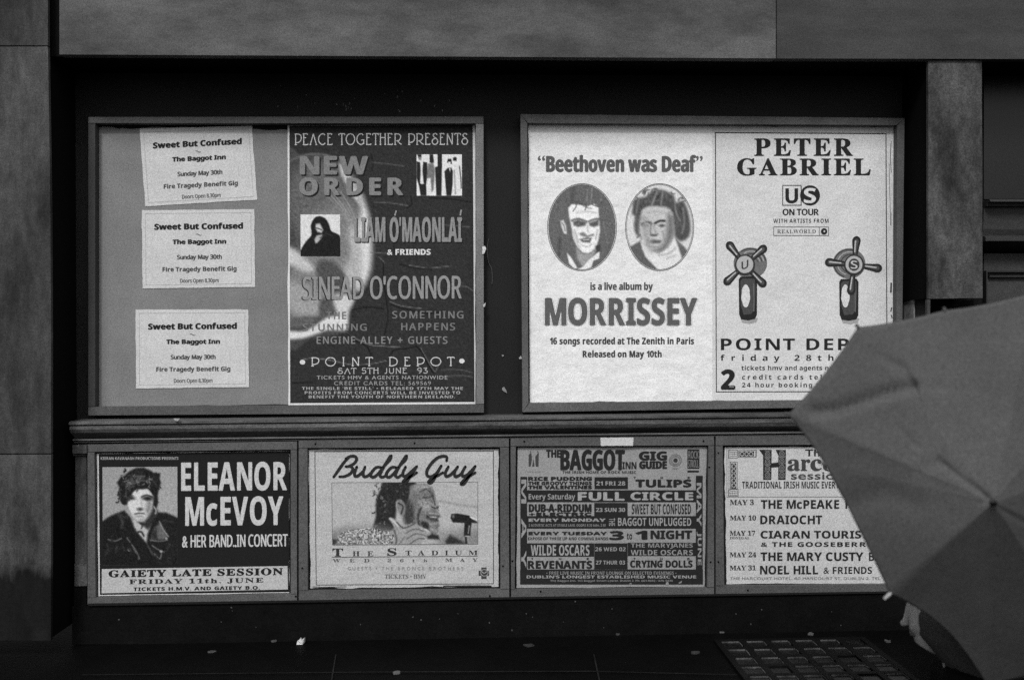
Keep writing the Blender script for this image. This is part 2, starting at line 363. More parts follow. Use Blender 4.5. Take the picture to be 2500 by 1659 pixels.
mesh("plinth_foot", *slab([(176, 1540), (2262, 1528), (2262, 1560), (176, 1572)], 0.0, .066), plinth_m, shop)
mesh("plinth_cap", *slab([(215, 1473), (2246, 1442), (2246, 1446), (215, 1478)], 0.0, .066), mat("plinth_cap_paint", 18, grain=.3), shop)
# narrow pilaster left of the lower posters
pst_m = mat("pilaster_stone", 78, rough=.85, grain=.2, mott=.45, mscale=12, mstretch=(1.5, 1, .4), bump=.5, bscale=50)
pst = mesh("pilaster", *slab([(184, 1114), (211, 1112), (212, 1374), (183, 1374)], 0.001, .055), pst_m, shop)
mesh("pilaster_cap", *slab([(177, 1086), (211, 1085), (211, 1106), (177, 1107)], 0.001, .068), pst_m, pst)
mesh("pilaster_bead", *slab([(179, 1109), (211, 1108), (211, 1111), (179, 1112)], 0.001, .062), pst_m, pst)
mesh("pilaster_base", *slab([(182, 1376), (212, 1376), (212, 1429), (182, 1430)], 0.001, .062), pst_m, pst)
mesh("pilaster_foot", *slab([(181, 1432), (211, 1431), (211, 1478), (180, 1478)], 0.001, .058), plinth_m, pst)
# paste and paper residue left on the dark board above the left-hand frame
rp = []
for k in range(34):
    x = rng.uniform(660, 1160); y = 190+min(92, abs(rng.normal(70, 30)))
    if y > 281: continue
    a = rng.uniform(.8, 2.6); bb = rng.uniform(1.5, 5.0)
    q = [(x+a*math.cos(t)*rng.uniform(.5, 1.2), y+bb*math.sin(t)*rng.uniform(.5, 1.2)) for t in np.linspace(0, 6.28, 8)[:-1]]
    mesh("paste_patch", PA(q, .0008), [tuple(range(7))], mat("paste", 84, grain=.3, mott=.4, mscale=60), shop)

# ---- frames
def frame(label, outer, inner, d0, d1, m, backm, mitre=True, name="display_board", group=None):
    b = P((outer[2][0]+outer[3][0])/2, outer[3][1], d0)
    root = thing(name, label, "display board", b, group)
    o = [np.array(q, float) for q in outer]; n = [np.array(q, float) for q in inner]
    if mitre: rails = [[o[0], o[1], n[1], n[0]], [o[1], o[2], n[2], n[1]], [o[2], o[3], n[3], n[2]], [o[3], o[0], n[0], n[3]]]
    else:
        tl = np.array([o[0][0], n[0][1]]); tr = np.array([o[1][0], n[1][1]]); bl = np.array([o[3][0], n[3][1]]); br = np.array([o[2][0], n[2][1]])
        rails = [[o[0], o[1], tr, tl], [tr, br, n[2], n[1]], [bl, br, o[2], o[3]], [tl, n[0], n[3], bl]]
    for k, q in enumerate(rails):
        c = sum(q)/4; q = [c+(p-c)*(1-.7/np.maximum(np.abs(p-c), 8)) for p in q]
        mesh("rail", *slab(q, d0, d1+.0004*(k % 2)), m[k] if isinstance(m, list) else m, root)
    g = 3.0
    mesh("backing_panel", *slab([o[0]+(g, g), o[1]+(-g, g), o[2]+(-g, -g), o[3]+(g, -g)], d0+.0005, d0+.004), backm, root)
    return root
frm_m = mat("frame_wood_left", 84, rough=.65, spec=.2, grain=.2, mott=.3, mscale=4, mstretch=(1, 1, .8))
frm2_m = mat("frame_wood_right", 82, rough=.65, spec=.2, grain=.2, mott=.2, mscale=6)
frm3_m = mat("frame_wood_lower", 78, rough=.65, spec=.2, grain=.18, mott=.15, mscale=6)
hard_m = mat("hardboard_black", 20, grain=.3)
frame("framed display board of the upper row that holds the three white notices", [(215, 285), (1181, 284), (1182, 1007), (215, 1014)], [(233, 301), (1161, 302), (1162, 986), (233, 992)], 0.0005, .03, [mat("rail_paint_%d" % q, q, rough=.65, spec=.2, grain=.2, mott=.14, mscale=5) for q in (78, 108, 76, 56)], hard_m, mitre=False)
frame("framed display board of the upper row that holds the two pale posters", [(1270, 278), (2209, 288), (2201, 991), (1275, 1006)], [(1288, 300.5), (2190, 306), (2187, 974), (1291, 983)], 0.0005, .03, frm2_m, hard_m)
LF = [([(213, 1084), (725.5, 1076), (725.5, 1466.5), (213, 1475)], [(231, 1103), (709, 1097), (709, 1449), (234, 1458)], "lower framed board round the black poster of the woman in a leather jacket"),
      ([(728.5, 1073), (1243, 1069), (1244, 1459), (728.5, 1465)], [(751, 1093.5), (1220, 1091), (1221, 1437), (752, 1441)], "lower framed board round the poster of a singer at a microphone"),
      ([(1246, 1068), (1744, 1064), (1744, 1453), (1247, 1459)], [(1260, 1089), (1729, 1087), (1726, 1433), (1257, 1438)], "lower framed board with a white paper label stuck on its top rail"),
      ([(1747, 1063.5), (2248, 1060), (2248, 1445.5), (1747, 1452)], [(1765, 1087), (2232, 1084), (2232, 1424), (1769, 1429)], "lower framed board at the right end, partly hidden by the umbrella")]
NAILS = [(700, 1104), (722, 1455), (770, 1083), (1012, 1081), (1196, 1454), (738, 1386), (1228, 1381), (1280, 1077), (1718, 1076), (1251, 1369), (1735, 1371), (1320, 1443), (1826, 1440), (1754, 1105), (1732, 1140), (1754, 1371)]
for k_, (o, i, lb) in enumerate(LF):
    r_ = frame(lb, o, i, .046, .062, frm3_m, hard_m, mitre=False, group="display boards in the row below the ledge")
    for x, y in NAILS:
        if o[0][0] < x < o[1][0]: mesh("nail_head", *slab(ell(x, y, 2.3, 2.3, 10), .0615, .0634), void_m, r_)

# ================================================================== papers and posters
def poster(name, label, cat, quad, d, m, amp=(.6, .6, .6, .6), group=None, thick=.0006):
    b = P((quad[2][0]+quad[3][0])/2, (quad[2][1]+quad[3][1])/2, d)
    r = thing(name, label, cat, b, group)
    mesh("paper", *slab(ragged(quad, amp), d, d+thick), m, r)
    return r
def Z(x0, y0, k): return lambda pts: [(x0+k*x, y0+k*y) for x, y in pts]

# ---- grey backing sheet and the three notices
kraft_m = mat("grey_sheet", 117, rough=.8, spec=.12, grain=.14, mott=.09, mscale=6, bump=.6, bscale=9)
ks = mesh("backing_sheet", *slab(ragged([(240.5, 312), (709, 318), (711, 987), (237, 991.5)], (2.0, .3, .8, .8)), .006, .0068), kraft_m)
tag(ks, "large plain grey paper sheet with torn top edge behind the three white notices", "paper sheet")
note_m = mat("notice_paper", 188, rough=.8, spec=.12, grain=.12, mott=.05, mscale=10, bump=.4, bscale=12)
NQ = [([(341, 314.5), (615, 307), (627.5, 487.5), (354.5, 503.5)], "tilted white concert notice, topmost of the three on the grey sheet"),
      ([(346, 513), (621, 510.6), (622.8, 700.4), (348, 704)], "white concert notice in the middle, between the other two on the grey sheet"),
      ([(331, 755.6), (606, 755), (608, 944.6), (332, 948)], "white concert notice lowest on the grey sheet, set apart from the two above")]
for k, (q, lb) in enumerate(NQ):
    dd = .0074+.0003*k
    r = poster("notice", lb, "notice", q, dd, note_m, (.4, .4, .4, .4), "white concert notices")
    Q = np.array(q); sl = ((Q[1][1]-Q[0][1])/(Q[1][0]-Q[0][0])+(Q[2][1]-Q[3][1])/(Q[2][0]-Q[3][0]))/2
    def UV(u, v): return Q[0]*(1-u)*(1-v)+Q[1]*u*(1-v)+Q[2]*u*v+Q[3]*(1-u)*v
    def ln(nm, s, u0, u1, v0, v1, sty, tone, hv=0.0):
        c = UV((u0+u1)/2, (v0+v1)/2); w = (u1-u0)*275; h = (v1-v0)*190
        txt(r, nm, s, c[0]-w/2, c[0]+w/2, c[1]-h/2, c[1]+h/2, sty, ink(tone), dd+.0009, slope=sl*1.15, heavy=hv)
    ln("headline", "Sweet But Confused", .112, .895, .172, .25, 'sb', 34, 1.0)
    c = UV(.505, .322); v, f = ribbon(cat_rom([(c[0]-6.5, c[1]-1.2), (c[0]-2.5, c[1]-1.5), (c[0]+2, c[1]+1.2), (c[0]+6.5, c[1]+.8)], 6), 2.2); flat("squiggle", v, f, dd+.0009, ink(95), r)
    ln("venue_line", "The Baggot Inn", .273, .745, .378, .456, 'sb', 40, .8)
    ln("date_line", "Sunday May 30th", .31, .705, .575, .65, 's', 70, .8)
    ln("event_line", "Fire Tragedy Benefit Gig", .18, .836, .728, .806, 'sb', 72, .4)
    ln("small_print", "Doors Open 8.30pm", .336, .677, .882, .948, 's', 82, .4)
    outline("border", [UV(.032, .045), UV(.968, .045), UV(.968, .955), UV(.032, .955)], .8, dd+.0009, ink(150), r)

# ---- dark concert poster beside the notices
d2 = .0080
pr = poster("poster", "tall dark crumpled concert poster with a glowing face and white edge", "poster", [(702, 306), (1160, 303.5), (1161, 987), (704, 990)], d2, mat("white_margin", 205, grain=.1), (.5, .4, .5, .5))
c, dz = Z(690, 280, .2424), Z(690, 640, .2424)
ops = [('p', 66, 8, [(698, 396), (735, 378), (775, 373), (815, 382), (850, 408), (880, 450), (898, 500), (908, 550), (910, 605), (906, 655), (893, 692), (878, 714), (862, 735), (853, 760), (851, 790), (842, 810), (800, 820), (760, 826), (698, 824)], 1),
       ('l', 104, 7, 3, [(698, 398), (735, 381), (775, 376), (815, 385), (846, 410)]), ('p', 92, 40, [(720, 420), (790, 400), (850, 440), (880, 520), (850, 600), (760, 600), (706, 520)], 1),
       ('p', 118, 50, [(770, 520), (850, 500), (885, 560), (876, 660), (838, 720), (760, 770), (704, 770), (704, 650), (740, 600)], 1),
       ('p', 206, 26, [(846, 424), (870, 452), (890, 494), (904, 542), (908, 602), (904, 660), (890, 694), (874, 708), (862, 690), (868, 650), (866, 612), (862, 580), (874, 545), (880, 505), (866, 462)], 1),
       ('p', 168, 30, [(850, 560), (876, 560), (884, 640), (872, 700), (848, 700), (838, 660), (856, 620)], 1),
       ('p', 178, 12, [(828, 400), (846, 412), (866, 455), (880, 500), (862, 480), (846, 452), (832, 425)], 1)]
ops += [('l', 130+12*(k % 3), 5, 2, [(796+9*k, 476-2*k), (828+8*k, 508+2*k), (858+4*k, 552+4*k)]) for k in range(5)]
ops += [('p', 186, 20, [(702, 604), (724, 612), (752, 636), (766, 658), (748, 664), (722, 652), (702, 640)], 1), ('p', 148, 30, [(706, 690), (745, 700), (788, 736), (775, 768), (735, 772), (704, 750)], 1), ('p', 74, 16, [(776, 640), (815, 640), (850, 690), (815, 715), (780, 690)], 1),
       ('p', 78, 14, [(782, 732), (812, 730), (815, 756), (800, 772), (782, 766)], 1), ('p', 192, 16, [(818, 722), (845, 718), (866, 728), (853, 758), (848, 785), (828, 772), (816, 745)], 1),
       ('p', 90, 10, [(704, 778), (748, 772), (772, 778), (752, 794), (704, 798)], 1), ('p', 204, 12, [(698, 808), (740, 808), (772, 792), (800, 774), (836, 770), (850, 790), (842, 806), (800, 806), (770, 816), (735, 826), (698, 826)], 1), ('g', 10, 3.0, 800, 600, 110, 240)]
ops += [('l', 12, 2.5, 2.2, dz([(1015, 0), (1020, 200), (1050, 420), (1060, 560), (1030, 730)])), ('l', 12, 3, 2.5, dz([(700, 480), (850, 452), (1020, 470)])),
        ('l', 116, 3, 1.5, dz([(1080, 395), (1150, 425), (1230, 445), (1400, 465)])), ('l', 12, 3, 2.5, dz([(1090, 425), (1230, 470), (1450, 510), (1600, 500)])),
        ('l', 118, 3, 1.8, dz([(640, 700), (720, 760), (880, 830), (1000, 842), (1180, 855)])), ('l', 12, 3, 2.5, dz([(650, 715), (760, 800), (850, 850), (890, 930)])),
        ('l', 12, 3, 3, dz([(1340, 840), (1400, 900), (1460, 1020), (1520, 1120)])), ('l', 113, 3, 1.4, dz([(1390, 860), (1440, 950), (1530, 1095), (1560, 1050)])),
        ('l', 120, 3, 1.6, dz([(180, 985), (300, 965), (480, 985), (700, 1030), (900, 1020), (1040, 990)])), ('l', 12, 3, 2, dz([(500, 1010), (620, 1050), (900, 1040)])),
        ('l', 118, 3, 1.3, dz([(1270, 30), (1400, 50), (1480, 60), (1700, 35)])), ('l', 12, 3, 2, dz([(1180, 20), (1350, 60), (1500, 70)])), ('l', 103, 4, 1.4, dz([(1740, 240), (1850, 245), (1920, 290)])),
        ('l', 103, 4, 1.4, dz([(1600, 1080), (1780, 1080), (1910, 1110)])), ('l', 106, 4, 1.5, dz([(1580, 1150), (1800, 1140), (1910, 1155)])), ('l', 12, 4, 2, dz([(100, 1215), (300, 1205)])), ('l', 12, 4, 2.4, dz([(1090, 930), (1130, 880), (1230, 870), (1330, 850)])),
        ('l', 12, 3, 2.2, c([(1290, 820), (1300, 900), (1250, 940)])), ('l', 12, 3, 2, c([(890, 390), (910, 480), (900, 560)])), ('l', 103, 4, 1.5, c([(920, 880), (1100, 890), (1260, 915)])), ('l', 106, 4, 1.3, c([(1640, 1110), (1880, 1130)])),
        ('l', 108, 3, 1.4, c([(970, 1430), (1010, 1470), (1030, 1500)])), ('l', 98, 5, 1.5, c([(900, 480), (1100, 500), (1220, 520)])), ('l', 103, 4, 1.5, c([(880, 1385), (1050, 1395)])), ('l', 12, 3, 2, c([(1120, 1290), (1130, 1420)])), ('l', 12, 4, 2.2, c([(1480, 840), (1700, 850), (1890, 880)]))]
picture("print_area", [(706.5, 307), (1154, 306), (1158.5, 980.5), (708.5, 983.5)], 2.6, ops, d2+.0009, pr, base=44, noise=5)
T2 = lambda nm, s, l, r, t, b, sty, tone, **k: txt(pr, nm, s, l, r, t, b, sty, ink(tone), d2+.0014, **k)
def T2s(nm, s, l, r, t, b, sty, tone, ox, oy, **k):
    txt(pr, nm+"_shadow", s, l, r, t, b, sty, ink(26), d2+.00115, off=(ox, oy), **k); T2(nm, s, l, r, t, b, sty, tone, **k)
ntxt(pr, "headline", "PEACE TOGETHER PRESENTS", 719.6, 1142.8, 326.5, 353, ink(186), d2+.0014, 2.4, .13, -.002)
T2s("band_name", "NEW", 733.6, 897, 382, 425, 'sb', 118, 3.4, 3.6, heavy=1.8, track=.06)
T2s("band_name", "ORDER", 731.7, 983, 434, 476, 'sb', 122, 3.4, 3.6, heavy=1.8, track=.16)
T2s("singer_name", "LIAM O'MAONLAI", 865.7, 1127, 529.7, 590.8, 'sb', 132, 2.4, 2.6, heavy=.8)
for q in ([(962, 526), (966, 513), (969, 514), (965.5, 527)], [(1122, 526), (1124, 512), (1128, 512), (1125.5, 526)]): poly("accent", q, d2+.0014, ink(140), pr)
T2("guest_line", "& FRIENDS", 945.7, 1051, 608, 622, 'sb', 205, heavy=.5)
T2s("singer_name", "SINEAD O'CONNOR", 739.7, 1126, 674, 730, 's', 136, -2.4, 1.2, heavy=1.3, slope=-.007)
T2("guest_line", "THE", 797, 845, 761, 778, 's', 112, heavy=.7, track=.14); T2("guest_line", "STUNNING", 739.7, 895, 790, 807, 's', 112, heavy=.7, track=.14)
T2("guest_line", "SOMETHING", 958, 1131, 759, 777, 's', 112, heavy=.7, track=.14); T2("guest_line", "HAPPENS", 980, 1110.6, 788, 806, 's', 112, heavy=.7, track=.14)
T2("guest_line", "ENGINE ALLEY + GUESTS", 773.6, 1092, 821, 838.8, 's', 122, heavy=.7, track=.12)
ntxt(pr, "venue_line", "POINT DEPOT", 760, 1108, 872, 892.5, ink(190), d2+.0014, 2.3, .5, -.002)
for x, y in ((738.5, 883.6), (1127.5, 880.7)): poly("dot", ell(x, y, 6.6, 5.8, 20), d2+.0014, ink(205), pr)
ntxt(pr, "date_line", "SAT 5TH JUNE  93", 824, 1044, 898, 911, ink(172), d2+.0014, 1.9, .14, -.004)
T2("small_print", "TICKETS HMV & AGENTS NATIONWIDE", 773.6, 1092, 916.4, 925.6, 'd', 150, track=.1, heavy=.25)
T2("small_print", "CREDIT CARDS TEL: 569569", 815.6, 1052, 930, 939.8, 'd', 138, track=.08, heavy=.2)
T2("small_print", "THE SINGLE 'BE STILL' \u2022 RELEASED 17TH MAY THE", 737, 1130, 944, 951, 'sb', 160, track=.06); T2("small_print", "PROFITS FROM CONCERTS WILL BE INVESTED TO", 744, 1123.5, 954.4, 961.5, 'sb', 160, track=.06); T2("small_print", "BENEFIT THE YOUTH OF NORTHERN IRELAND.", 753.5, 1110.6, 964.4, 971.4, 'sb', 160, track=.06)
D_ = 34
picture("group_photo", [(1017, 377), (1127.5, 377), (1128, 477.6), (1017.5, 477.6)], 1.4,
    [('p', D_, 2, c([(1355, 400), (1400, 400), (1398, 430), (1370, 440)])), ('p', 120, 3, c([(1365, 425), (1400, 425), (1395, 460), (1370, 455)])), ('p', D_, 3, c([(1350, 470), (1385, 480), (1390, 560), (1385, 690), (1400, 700), (1445, 690), (1450, 815), (1390, 815), (1375, 720), (1350, 640)])),
     ('p', D_, 3, c([(1415, 475), (1455, 480), (1462, 600), (1445, 700), (1420, 690), (1408, 560)])), ('p', D_, 3, c([(1480, 400), (1515, 400), (1525, 480), (1505, 490), (1480, 480)])), ('p', 110, 5, c([(1465, 490), (1520, 490), (1535, 560), (1520, 760), (1500, 780), (1490, 640), (1450, 640)])),
     ('p', D_, 3, c([(1535, 530), (1605, 500), (1600, 815), (1548, 815)])), ('p', 38, 1, c([(1558, 395), (1605, 395), (1604, 540), (1560, 520)])), ('p', D_, 3, c([(1655, 480), (1665, 445), (1700, 445), (1705, 495), (1690, 500)])), ('p', 215, 2, c([(1668, 475), (1692, 475), (1690, 525), (1672, 525)])),
     ('p', D_, 3, c([(1630, 570), (1665, 535), (1700, 535), (1715, 570), (1712, 700), (1700, 815), (1650, 815), (1640, 700)])), ('p', 205, 2, c([(1675, 540), (1692, 540), (1686, 580)])), ('p', D_, 3, c([(1715, 435), (1735, 425), (1755, 435), (1752, 465), (1718, 465)])), ('l', 60, 3, 2.5, c([(1780, 520), (1795, 640), (1798, 740)])), ('l', 120, 4, 2, c([(1730, 560), (1740, 800)]))],
    d2+.0013, pr, base=214)
picture("singer_photo", [(733.6, 523.6), (830, 523.6), (831, 625.4), (734, 625.4)], 1.4,
    [('p', 26, 4, c([(290, 1180), (285, 1110), (320, 1040), (370, 1022), (430, 1045), (465, 1100), (490, 1170), (540, 1195), (582, 1240), (582, 1430), (180, 1430), (190, 1350), (240, 1270), (285, 1220)]), 1), ('p', 190, 6, c([(335, 1100), (375, 1095), (410, 1160), (390, 1190), (350, 1180), (330, 1140)])), ('l', 60, 3, 2.5, c([(335, 1140), (370, 1150), (395, 1160)])),
     ('p', 168, 5, c([(320, 1255), (345, 1215), (400, 1205), (400, 1230), (350, 1290), (330, 1295)])), ('l', 48, 6, 2, c([(380, 1240), (440, 1200), (500, 1220)]))], d2+.0013, pr, base=206)

# ---- album poster with two oval portraits
d3 = .0080
pa = mat("poster_paper_white", 216, rough=.75, spec=.12, grain=.10, mott=.035, mscale=9, mstretch=(2.4, 1, .35), bump=1.8, bscale=18)
p3 = poster("poster", "white album poster with two oval portraits of men and heavy grey lettering", "poster", [(1290, 303.5), (1742, 305.5), (1742, 977), (1293.5, 982)], d3, pa, (1.4, .3, 1.0, .4))
e, f3 = Z(1260, 270, .2488), Z(1260, 640, .2488)
T3 = lambda nm, s, l, r, t, b, sty, tone, **k: txt(p3, nm, s, l, r, t, b, sty, ink(tone), d3+.0010, **k)
T3("headline", "Beethoven was Deaf", 1334.6, 1698, 379, 419.3, 'sb', 88, heavy=1.7)
T3("quote_mark", "\u201c", 1313.5, 1330, 380, 392, 'd', 92, heavy=.8); T3("quote_mark", "\u201d", 1699.5, 1715, 381, 393, 'd', 92, heavy=.8)
picture("portrait", e([(300, 710), (995, 710), (995, 1575), (300, 1575)]), 1.5,
    [('l', 74, 15.0, 5, e([(560, 740), (545, 950)])), ('l', 130, 6.0, 2, e([(700, 780), (690, 930)])), ('l', 140, 6.0, 1.6, e([(745, 760), (735, 900)])), ('l', 110, 9.0, 3, e([(860, 1100), (900, 1300)])), ('l', 70, 12.0, 5, e([(430, 1250), (420, 1420)])),
     ('p', 228, 6.0, e([(512, 955), (545, 918), (620, 922), (690, 942), (765, 916), (808, 950), (812, 1020), (824, 1180), (805, 1280), (772, 1365), (705, 1402), (650, 1392), (592, 1322), (560, 1250), (545, 1150), (520, 1040)])),
     ('p', 212, 6.0, e([(435, 1085), (462, 1072), (490, 1130), (497, 1210), (470, 1205), (445, 1140)])), ('l', 110, 6.0, 2, e([(450, 1100), (470, 1130), (480, 1180)])),
     ('p', 84, 8.0, e([(556, 1088), (610, 1072), (690, 1098), (680, 1128), (610, 1142), (565, 1125)])), ('p', 84, 8.0, e([(716, 1102), (812, 1068), (810, 1125), (765, 1142), (722, 1130)])), ('e', 110, 6.0, *e([(610, 1112)])[0], 4, 2.5),
     ('p', 120, 7.5, e([(615, 1205), (660, 1190), (700, 1225), (760, 1205), (765, 1225), (700, 1245), (640, 1230)])), ('p', 92, 6.0, e([(622, 1262), (690, 1245), (745, 1250), (725, 1295), (650, 1290)])), ('l', 215, 3.0, 2, e([(660, 1268), (715, 1264)])), ('l', 160, 6.0, 2, e([(640, 1320), (700, 1335), (740, 1315)])), ('l', 150, 7.5, 2, e([(575, 1170), (610, 1280)])), ('l', 150, 7.5, 2, e([(800, 1170), (780, 1260)])),
     ('p', 150, 9.0, e([(590, 1345), (660, 1405), (730, 1400), (780, 1330), (760, 1450), (660, 1545), (600, 1450)])), ('p', 222, 4.5, e([(498, 1395), (540, 1440), (600, 1540), (580, 1560), (520, 1500)])), ('p', 222, 4.5, e([(700, 1480), (790, 1400), (822, 1365), (815, 1450), (760, 1470), (735, 1540), (640, 1575), (590, 1560), (660, 1530)])), ('p', 60, 6.0, e([(780, 1330), (825, 1310), (828, 1380), (795, 1392)])), ('l', 180, 9.0, 3, e([(600, 1000), (690, 990), (780, 1000)])), ('l', 70, 7.5, 3.5, e([(545, 1078), (610, 1062), (690, 1088)])), ('l', 70, 7.5, 3.5, e([(712, 1088), (770, 1066), (815, 1062)])), ('l', 175, 7.5, 3, e([(700, 1120), (705, 1190)])), ('l', 185, 12.0, 5, e([(565, 1200), (620, 1340)])), *strands(20, (*e([(400, 760)])[0], *e([(900, 900)])[0]), (95, 14), 22, (78, 88, 112), 2, 4, 13)],
    d3+.0010, p3, base=96, keep=(1421, 554.3, 82.5, 104.5), noise=9)
picture("portrait", e([(1070, 710), (1750, 710), (1750, 1575), (1070, 1575)]), 1.5,
    [('p', 76, 12.0, e([(1142, 960), (1160, 875), (1280, 840), (1340, 785), (1440, 780), (1540, 830), (1570, 900), (1640, 890), (1690, 1000), (1712, 1150), (1690, 1240), (1620, 1280), (1560, 1235), (1540, 1150), (1520, 985), (1380, 945), (1260, 960), (1222, 1060), (1210, 1200), (1230, 1250), (1172, 1200), (1158, 1110), (1170, 1045), (1140, 1010)], ), 1),
     *strands(46, (*e([(1150, 800)])[0], *e([(1680, 1240)])[0]), (250, 60), 14, (56, 70, 92), 2.4, 6, 11), *strands(16, (*e([(1150, 790)])[0], *e([(1700, 900)])[0]), (270, 50), 14, (85, 95), 3.5, 5, 12),
     ('l', 150, 9.0, 2.5, e([(1380, 800), (1330, 930)])), ('l', 140, 9.0, 2.5, e([(1440, 800), (1420, 920)])), ('l', 70, 9.0, 3, e([(1500, 840), (1490, 940)])), ('l', 130, 9.0, 2, e([(1200, 880), (1180, 1000)])), ('l', 140, 7.5, 2, e([(1560, 900), (1570, 1000), (1610, 1080)])), ('l', 130, 9.0, 2.5, e([(1640, 960), (1650, 1100), (1630, 1200)])),
     ('p', 188, 12.0, e([(1232, 1000), (1300, 952), (1400, 942), (1500, 965), (1540, 1060), (1550, 1200), (1505, 1310), (1440, 1388), (1345, 1380), (1282, 1310), (1240, 1200)]), 1), ('p', 110, 21.0, e([(1490, 1020), (1545, 1060), (1550, 1210), (1500, 1320), (1430, 1390), (1340, 1375), (1420, 1330), (1470, 1240)]), 1),
     ('l', 44, 6, 5, e([(1235, 1112), (1290, 1092), (1325, 1108)])), ('l', 44, 6, 5, e([(1362, 1106), (1410, 1082), (1455, 1082)])), ('e', 80, 6.0, *e([(1268, 1130)])[0], 7, 3.5), ('e', 80, 6.0, *e([(1430, 1128)])[0], 7, 3.5), ('l', 110, 7.5, 3.5, e([(1325, 1110), (1318, 1190), (1345, 1222), (1390, 1210)])), ('l', 62, 6.0, 3, e([(1320, 1222), (1375, 1224)])),
     ('p', 90, 7.5, e([(1290, 1282), (1350, 1265), (1430, 1275), (1410, 1300), (1340, 1305)])), ('l', 140, 7.5, 3, e([(1300, 1335), (1400, 1340)])),
     ('p', 92, 7.5, e([(1110, 1340), (1222, 1275), (1240, 1360), (1280, 1440), (1400, 1565), (1300, 1575), (1150, 1460)])), ('p', 95, 7.5, e([(1565, 1255), (1650, 1335), (1700, 1400), (1640, 1480), (1612, 1400)])), ('p', 216, 7.5, e([(1222, 1285), (1280, 1370), (1400, 1408), (1500, 1345), (1552, 1248), (1600, 1395), (1612, 1480), (1520, 1570), (1400, 1565), (1270, 1430)])), ('l', 160, 9.0, 2.5, e([(1400, 1420), (1500, 1400), (1560, 1350)])), ('l', 170, 9.0, 2.5, e([(1480, 1450), (1560, 1420)])), ('p', 150, 36.0, e([(1240, 1060), (1300, 1080), (1300, 1240), (1330, 1370), (1270, 1290), (1235, 1180)]), 1), ('l', 165, 9.0, 3, e([(1290, 1000), (1380, 990), (1470, 1010)])), ('l', 150, 9.0, 4, e([(1350, 1120), (1370, 1200)])), ('l', 140, 9.0, 3, e([(1300, 1250), (1280, 1320)])), ('l', 130, 9.0, 3, e([(1440, 1190), (1460, 1280)]))],
    d3+.0010, p3, base=206, keep=(1610.5, 554.3, 81.5, 103.5), noise=7)
for cx, rx in ((1421, 84.3), (1610.5, 83.3)):
    for g, w in ((0, 1.5), (2.6, 1.0)):
        v, f = ribbon(ell(cx, 554.3, rx-g, 106-g, 72), w, True); flat("oval_border", v, f, d3+.0013, ink(88), p3)
B_ = (1332, 1701, 727, 793.5, 'sb')
T3("headline_edge", "MORRISSEY", *B_, 165, heavy=4.4); txt(p3, "headline_gap", "MORRISSEY", *B_, ink(220), d3+.00135, heavy=3.2); txt(p3, "headline", "MORRISSEY", *B_, ink(88), d3+.0017, heavy=1.9)
T3("text_line", "is a live album by", 1441.6, 1593.4, 689, 713, 'sb', 76, heavy=.6); T3("text_line", "16 songs recorded at The Zenith in Paris", 1343, 1694, 823, 845, 'sb', 62, heavy=.6, track=.03); T3("text_line", "Released on May 10th", 1423, 1615, 855, 876.5, 'sb', 62, heavy=.6, track=.03)

# ---- tour poster with the two taps
d4 = .0088
p4 = poster("poster", "pale tour poster with two bathroom taps, its lower right corner hidden by an umbrella", "poster", [(1740, 304.5), (2186, 309), (2186, 974), (1740, 977.5)], d4, mat("poster_paper_pale", 197, rough=.75, spec=.12, grain=.12, mott=.04, mscale=9, bump=1.4, bscale=14), (1.8, 1.6, .8, .4))
T4 = lambda nm, s, l, r, t, b, sty, tone=36, **k: txt(p4, nm, s, l, r, t, b, sty, ink(tone), d4+.0010, **k)
outline("border", [(1746.7, 324), (2163, 326.5), (2166, 955), (1749, 956)], 2.2, d4+.0010, ink(46), p4)
T4("headline", "PETER", 1842.4, 2081.7, 338.5, 380, 'rb', heavy=1.0, track=.1); T4("headline", "GABRIEL", 1800.5, 2125, 386.7, 428.3, 'rb', heavy=1.0, track=.08)
outline("logo_square", [(1911, 452.6), (1956, 452.6), (1956, 501), (1911, 501)], 2, d4+.0010, ink(46), p4); T4("logo_letter", "U", 1918, 1948, 460, 496, 'sb', heavy=.5)
poly("logo_disc", ell(1977.7, 477, 24.3, 24.6), d4+.0012, ink(36), p4); txt(p4, "logo_letter", "S", 1963, 1991.5, 459, 495.7, 'sb', ink(200), d4+.0015, heavy=.4)
T4("text_line", "ON TOUR", 1911.5, 1998, 510, 525, 's', heavy=.9); T4("text_line", "WITH ARTISTS FROM", 1888, 2023, 534, 544, 'sb', track=.06)
outline("label_box", [(1889, 554), (2023, 554), (2023, 575), (1889, 575)], 1.5, d4+.0010, ink(70), p4); poly("label_divider", rect(1999.8, 555, 2001.2, 574), d4+.0012, ink(70), p4)
T4("label_text", "REALWORLD", 1897.4, 1992, 560, 569.7, 'rb', 88, track=.04); poly("label_disc", ell(2012, 564.8, 7.8, 8, 28), d4+.0010, ink(40), p4); poly("label_hole", ell(2012.5, 564.5, 2.1, 2.3, 16), d4+.0013, ink(190), p4)
def lobe(a, b, w0, w1, grow=0.0):
    a, b = np.array(a, float), np.array(b, float); e = (b-a)/np.linalg.norm(b-a); n = np.array([-e[1], e[0]]); L = np.linalg.norm(b-a)
    t = np.linspace(0, 1, 14); ww = w0+(w1-w0)*t**1.6+grow
    top = [a+e*L*k+n*w for k, w in zip(t, ww)]; bot = [a+e*L*k-n*w for k, w in zip(t, ww)]
    cap = [b+e*math.sin(s)*ww[-1]*1.15+n*math.cos(s)*ww[-1] for s in np.linspace(0, math.pi, 10)[1:-1]]
    return [tuple(q) for q in top+cap+bot[::-1]]
